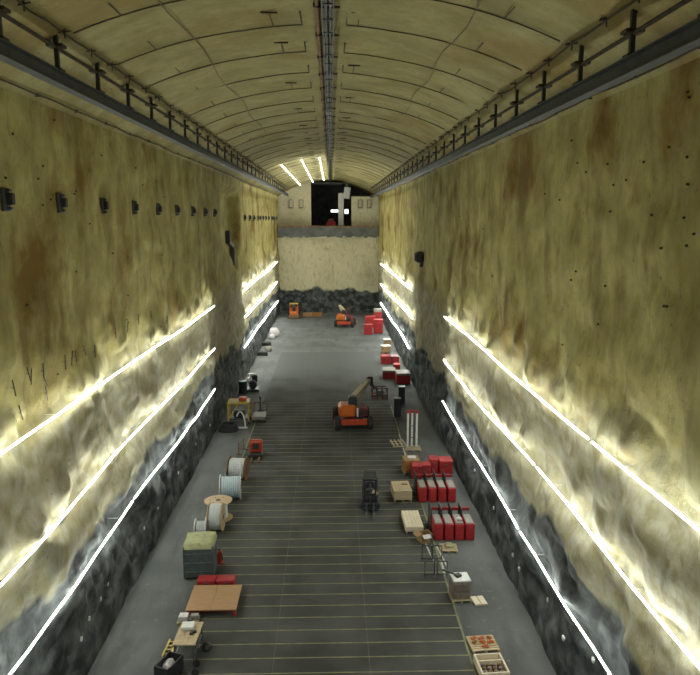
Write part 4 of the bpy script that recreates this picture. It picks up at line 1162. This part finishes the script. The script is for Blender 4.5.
MB().cyl((0, 0, 0.05), (0, 0, 1.3), 0.07).build('pole', 'steel_dark', t); MB().lathe([(0, 0.3), (0.06, 0.28), (0.08, 0.1)], 'z', 14).build('base', 'rubber', t); B((0, 0, 1.35), (0.2, 0.2, 0.3), 0.04).build('head', 'black_plastic', t)
q = G(229, 427)
t = thing('hose_pile', 'black coiled hose heaped at the foot of the left wall', 'hose', (q.x+0.1, q.y-1.1, 0.012), 0)
for i in range(4): 
    pts = [((0.85-0.08*i)*math.cos(a), (0.8-0.06*i)*math.sin(a), 0.1+0.17*i+0.03*math.sin(3*a)) for a in np.linspace(0, 2*math.pi, 22)]
    MB().tube(pts, 0.095, 7).build('coil', 'rubber', t)
q = G(252, 392)
t = thing('pump_unit', 'grey and black pump unit on the aisle by the left wall', 'pump', (q.x, q.y+1.0, 0.012), R(8))
B((0, 0, 0.12), (1.3, 2.0, 0.22), 0.03).build('skid', 'steel_dark', t); MB().lathe([(-0.7, 0.3), (-0.6, 0.45), (0.3, 0.45), (0.45, 0.3), (0.8, 0.3)], 'y', 16, (0, 0.0, 0.7)).build('motor', 'black_plastic', t)
B((0.25, 0.5, 1.2), (0.6, 0.6, 0.8), 0.08).build('control_box', 'black_plastic', t); B((-0.1, 0.75, 1.55), (0.9, 0.5, 0.35), 0.08).build('cover', 'white_paint', t)
MB().tube([(-0.4, -0.6, 0.7), (-0.6, -0.7, 1.4), (-0.3, 0.1, 1.6)], 0.08).build('pipe', 'aluminium', t)
q = G(242.5, 394)
t = thing('drum', 'dark drum with a teal lid against the left wall', 'drum', (q.x, q.y+0.5, 0.012), 0)
MB().lathe([(0, 0.44), (0.03, 0.46), (0.4, 0.45), (0.43, 0.48), (0.47, 0.45), (0.9, 0.45), (0.93, 0.48), (0.97, 0.45), (1.3, 0.46)], 'z', 20).build('body', 'black_plastic', t); MB().lathe([(1.3, 0.48), (1.36, 0.48), (1.38, 0.4)], 'z', 20).build('lid', 'green_lid', t)
for i, (px, py, lab) in enumerate(((262, 356, 'black rubber mat stack on the left aisle, nearer one'), (266, 346, 'black rubber mat stack on the left aisle, farther one'))):
    q = G(px, py)
    t = thing('mat_stack', lab, 'mat stack', (q.x, q.y+0.8, 0.012), R(5), 'rubber mat stacks')
    for k in range(4): B((0.04*math.sin(k*2.2), 0.03*k, 0.06+0.12*k), (1.4, 1.3, 0.11), 0.03).build('mat', 'rubber', t)
for i, (px, py, s, lab) in enumerate(((274, 336.5, 1.5, 'white sack at the foot of the far left wall, larger one'), (271.5, 339.5, 0.9, 'white sack at the foot of the far left wall, smaller one'), (268, 352, 0.9, 'grey sack behind the rubber mats on the left aisle'))):
    q = G(px, py)
    o = MB().blob((0, 0, 0.30*s), (1.2*s, 1.2*s, 1.1*s), 0.14, 40+i).build('bulk_sack', 'plastic_bag' if i < 2 else 'grey_lid', None, True); o.location = (q.x, q.y+0.6, 0.01); tag(o, lab, 'sack', 'sacks along the left wall')
# far orange telehandler and timber
q = G(293.5, 319)
t = thing('telehandler', 'orange loader with a caged cab parked at the far left corner', 'loader', (q.x, q.y+2.0, 0.012), R(4))
for sx in (-1, 1):
    for sy in (-1, 1): tyre(t, sx*0.95, sy*1.2, 0.5, 0.42)
B((0, 0, 0.95), (1.6, 3.4, 0.7), 0.12).build('chassis', 'orange_paint', t); B((0, 0.9, 1.5), (1.7, 1.3, 0.7), 0.15).build('engine_hood', 'orange_paint', t)
m = MB()
for sx in (-1, 1):
    for y in (-0.9, 0.4): m.bar((sx*0.75, y, 1.2), (sx*0.7, y+0.05, 2.7), 0.14)
m.build('cab_frame', 'orange_paint', t); B((0, -0.25, 2.75), (1.7, 1.6, 0.14), 0.04).build('roof', 'yellow_paint', t)
B((0, -0.2, 1.6), (0.6, 0.5, 0.7), 0.08).build('seat', 'black_plastic', t)
for sx in (-1, 1): MB().bar((sx*0.6, -0.9, 1.4), (sx*0.6, -2.2, 0.7), 0.16).build('lift_arm', 'orange_paint', t)
B((0, -2.2, 0.5), (2.0, 0.35, 0.7), 0.08).build('bucket', 'rusty', t)
for px, lab, mt_ in ((307.5, 'brown timber bundle lying at the foot of the end wall', 'ply'), (317, 'ochre timber bundle lying at the foot of the end wall', 'brown_box')):
    q = G(px, 317)
    t = thing('timber_bundle', lab, 'timber', (q.x, q.y+1.0, 0.012), 0, 'timber bundles at the end wall')
    for r_ in range(3):
        for k in range(2): B((0, -0.4+0.42*k+0.05*r_, 0.14+0.24*r_), (1.8, 0.38, 0.22), 0.02).build('beam', mt_, t)
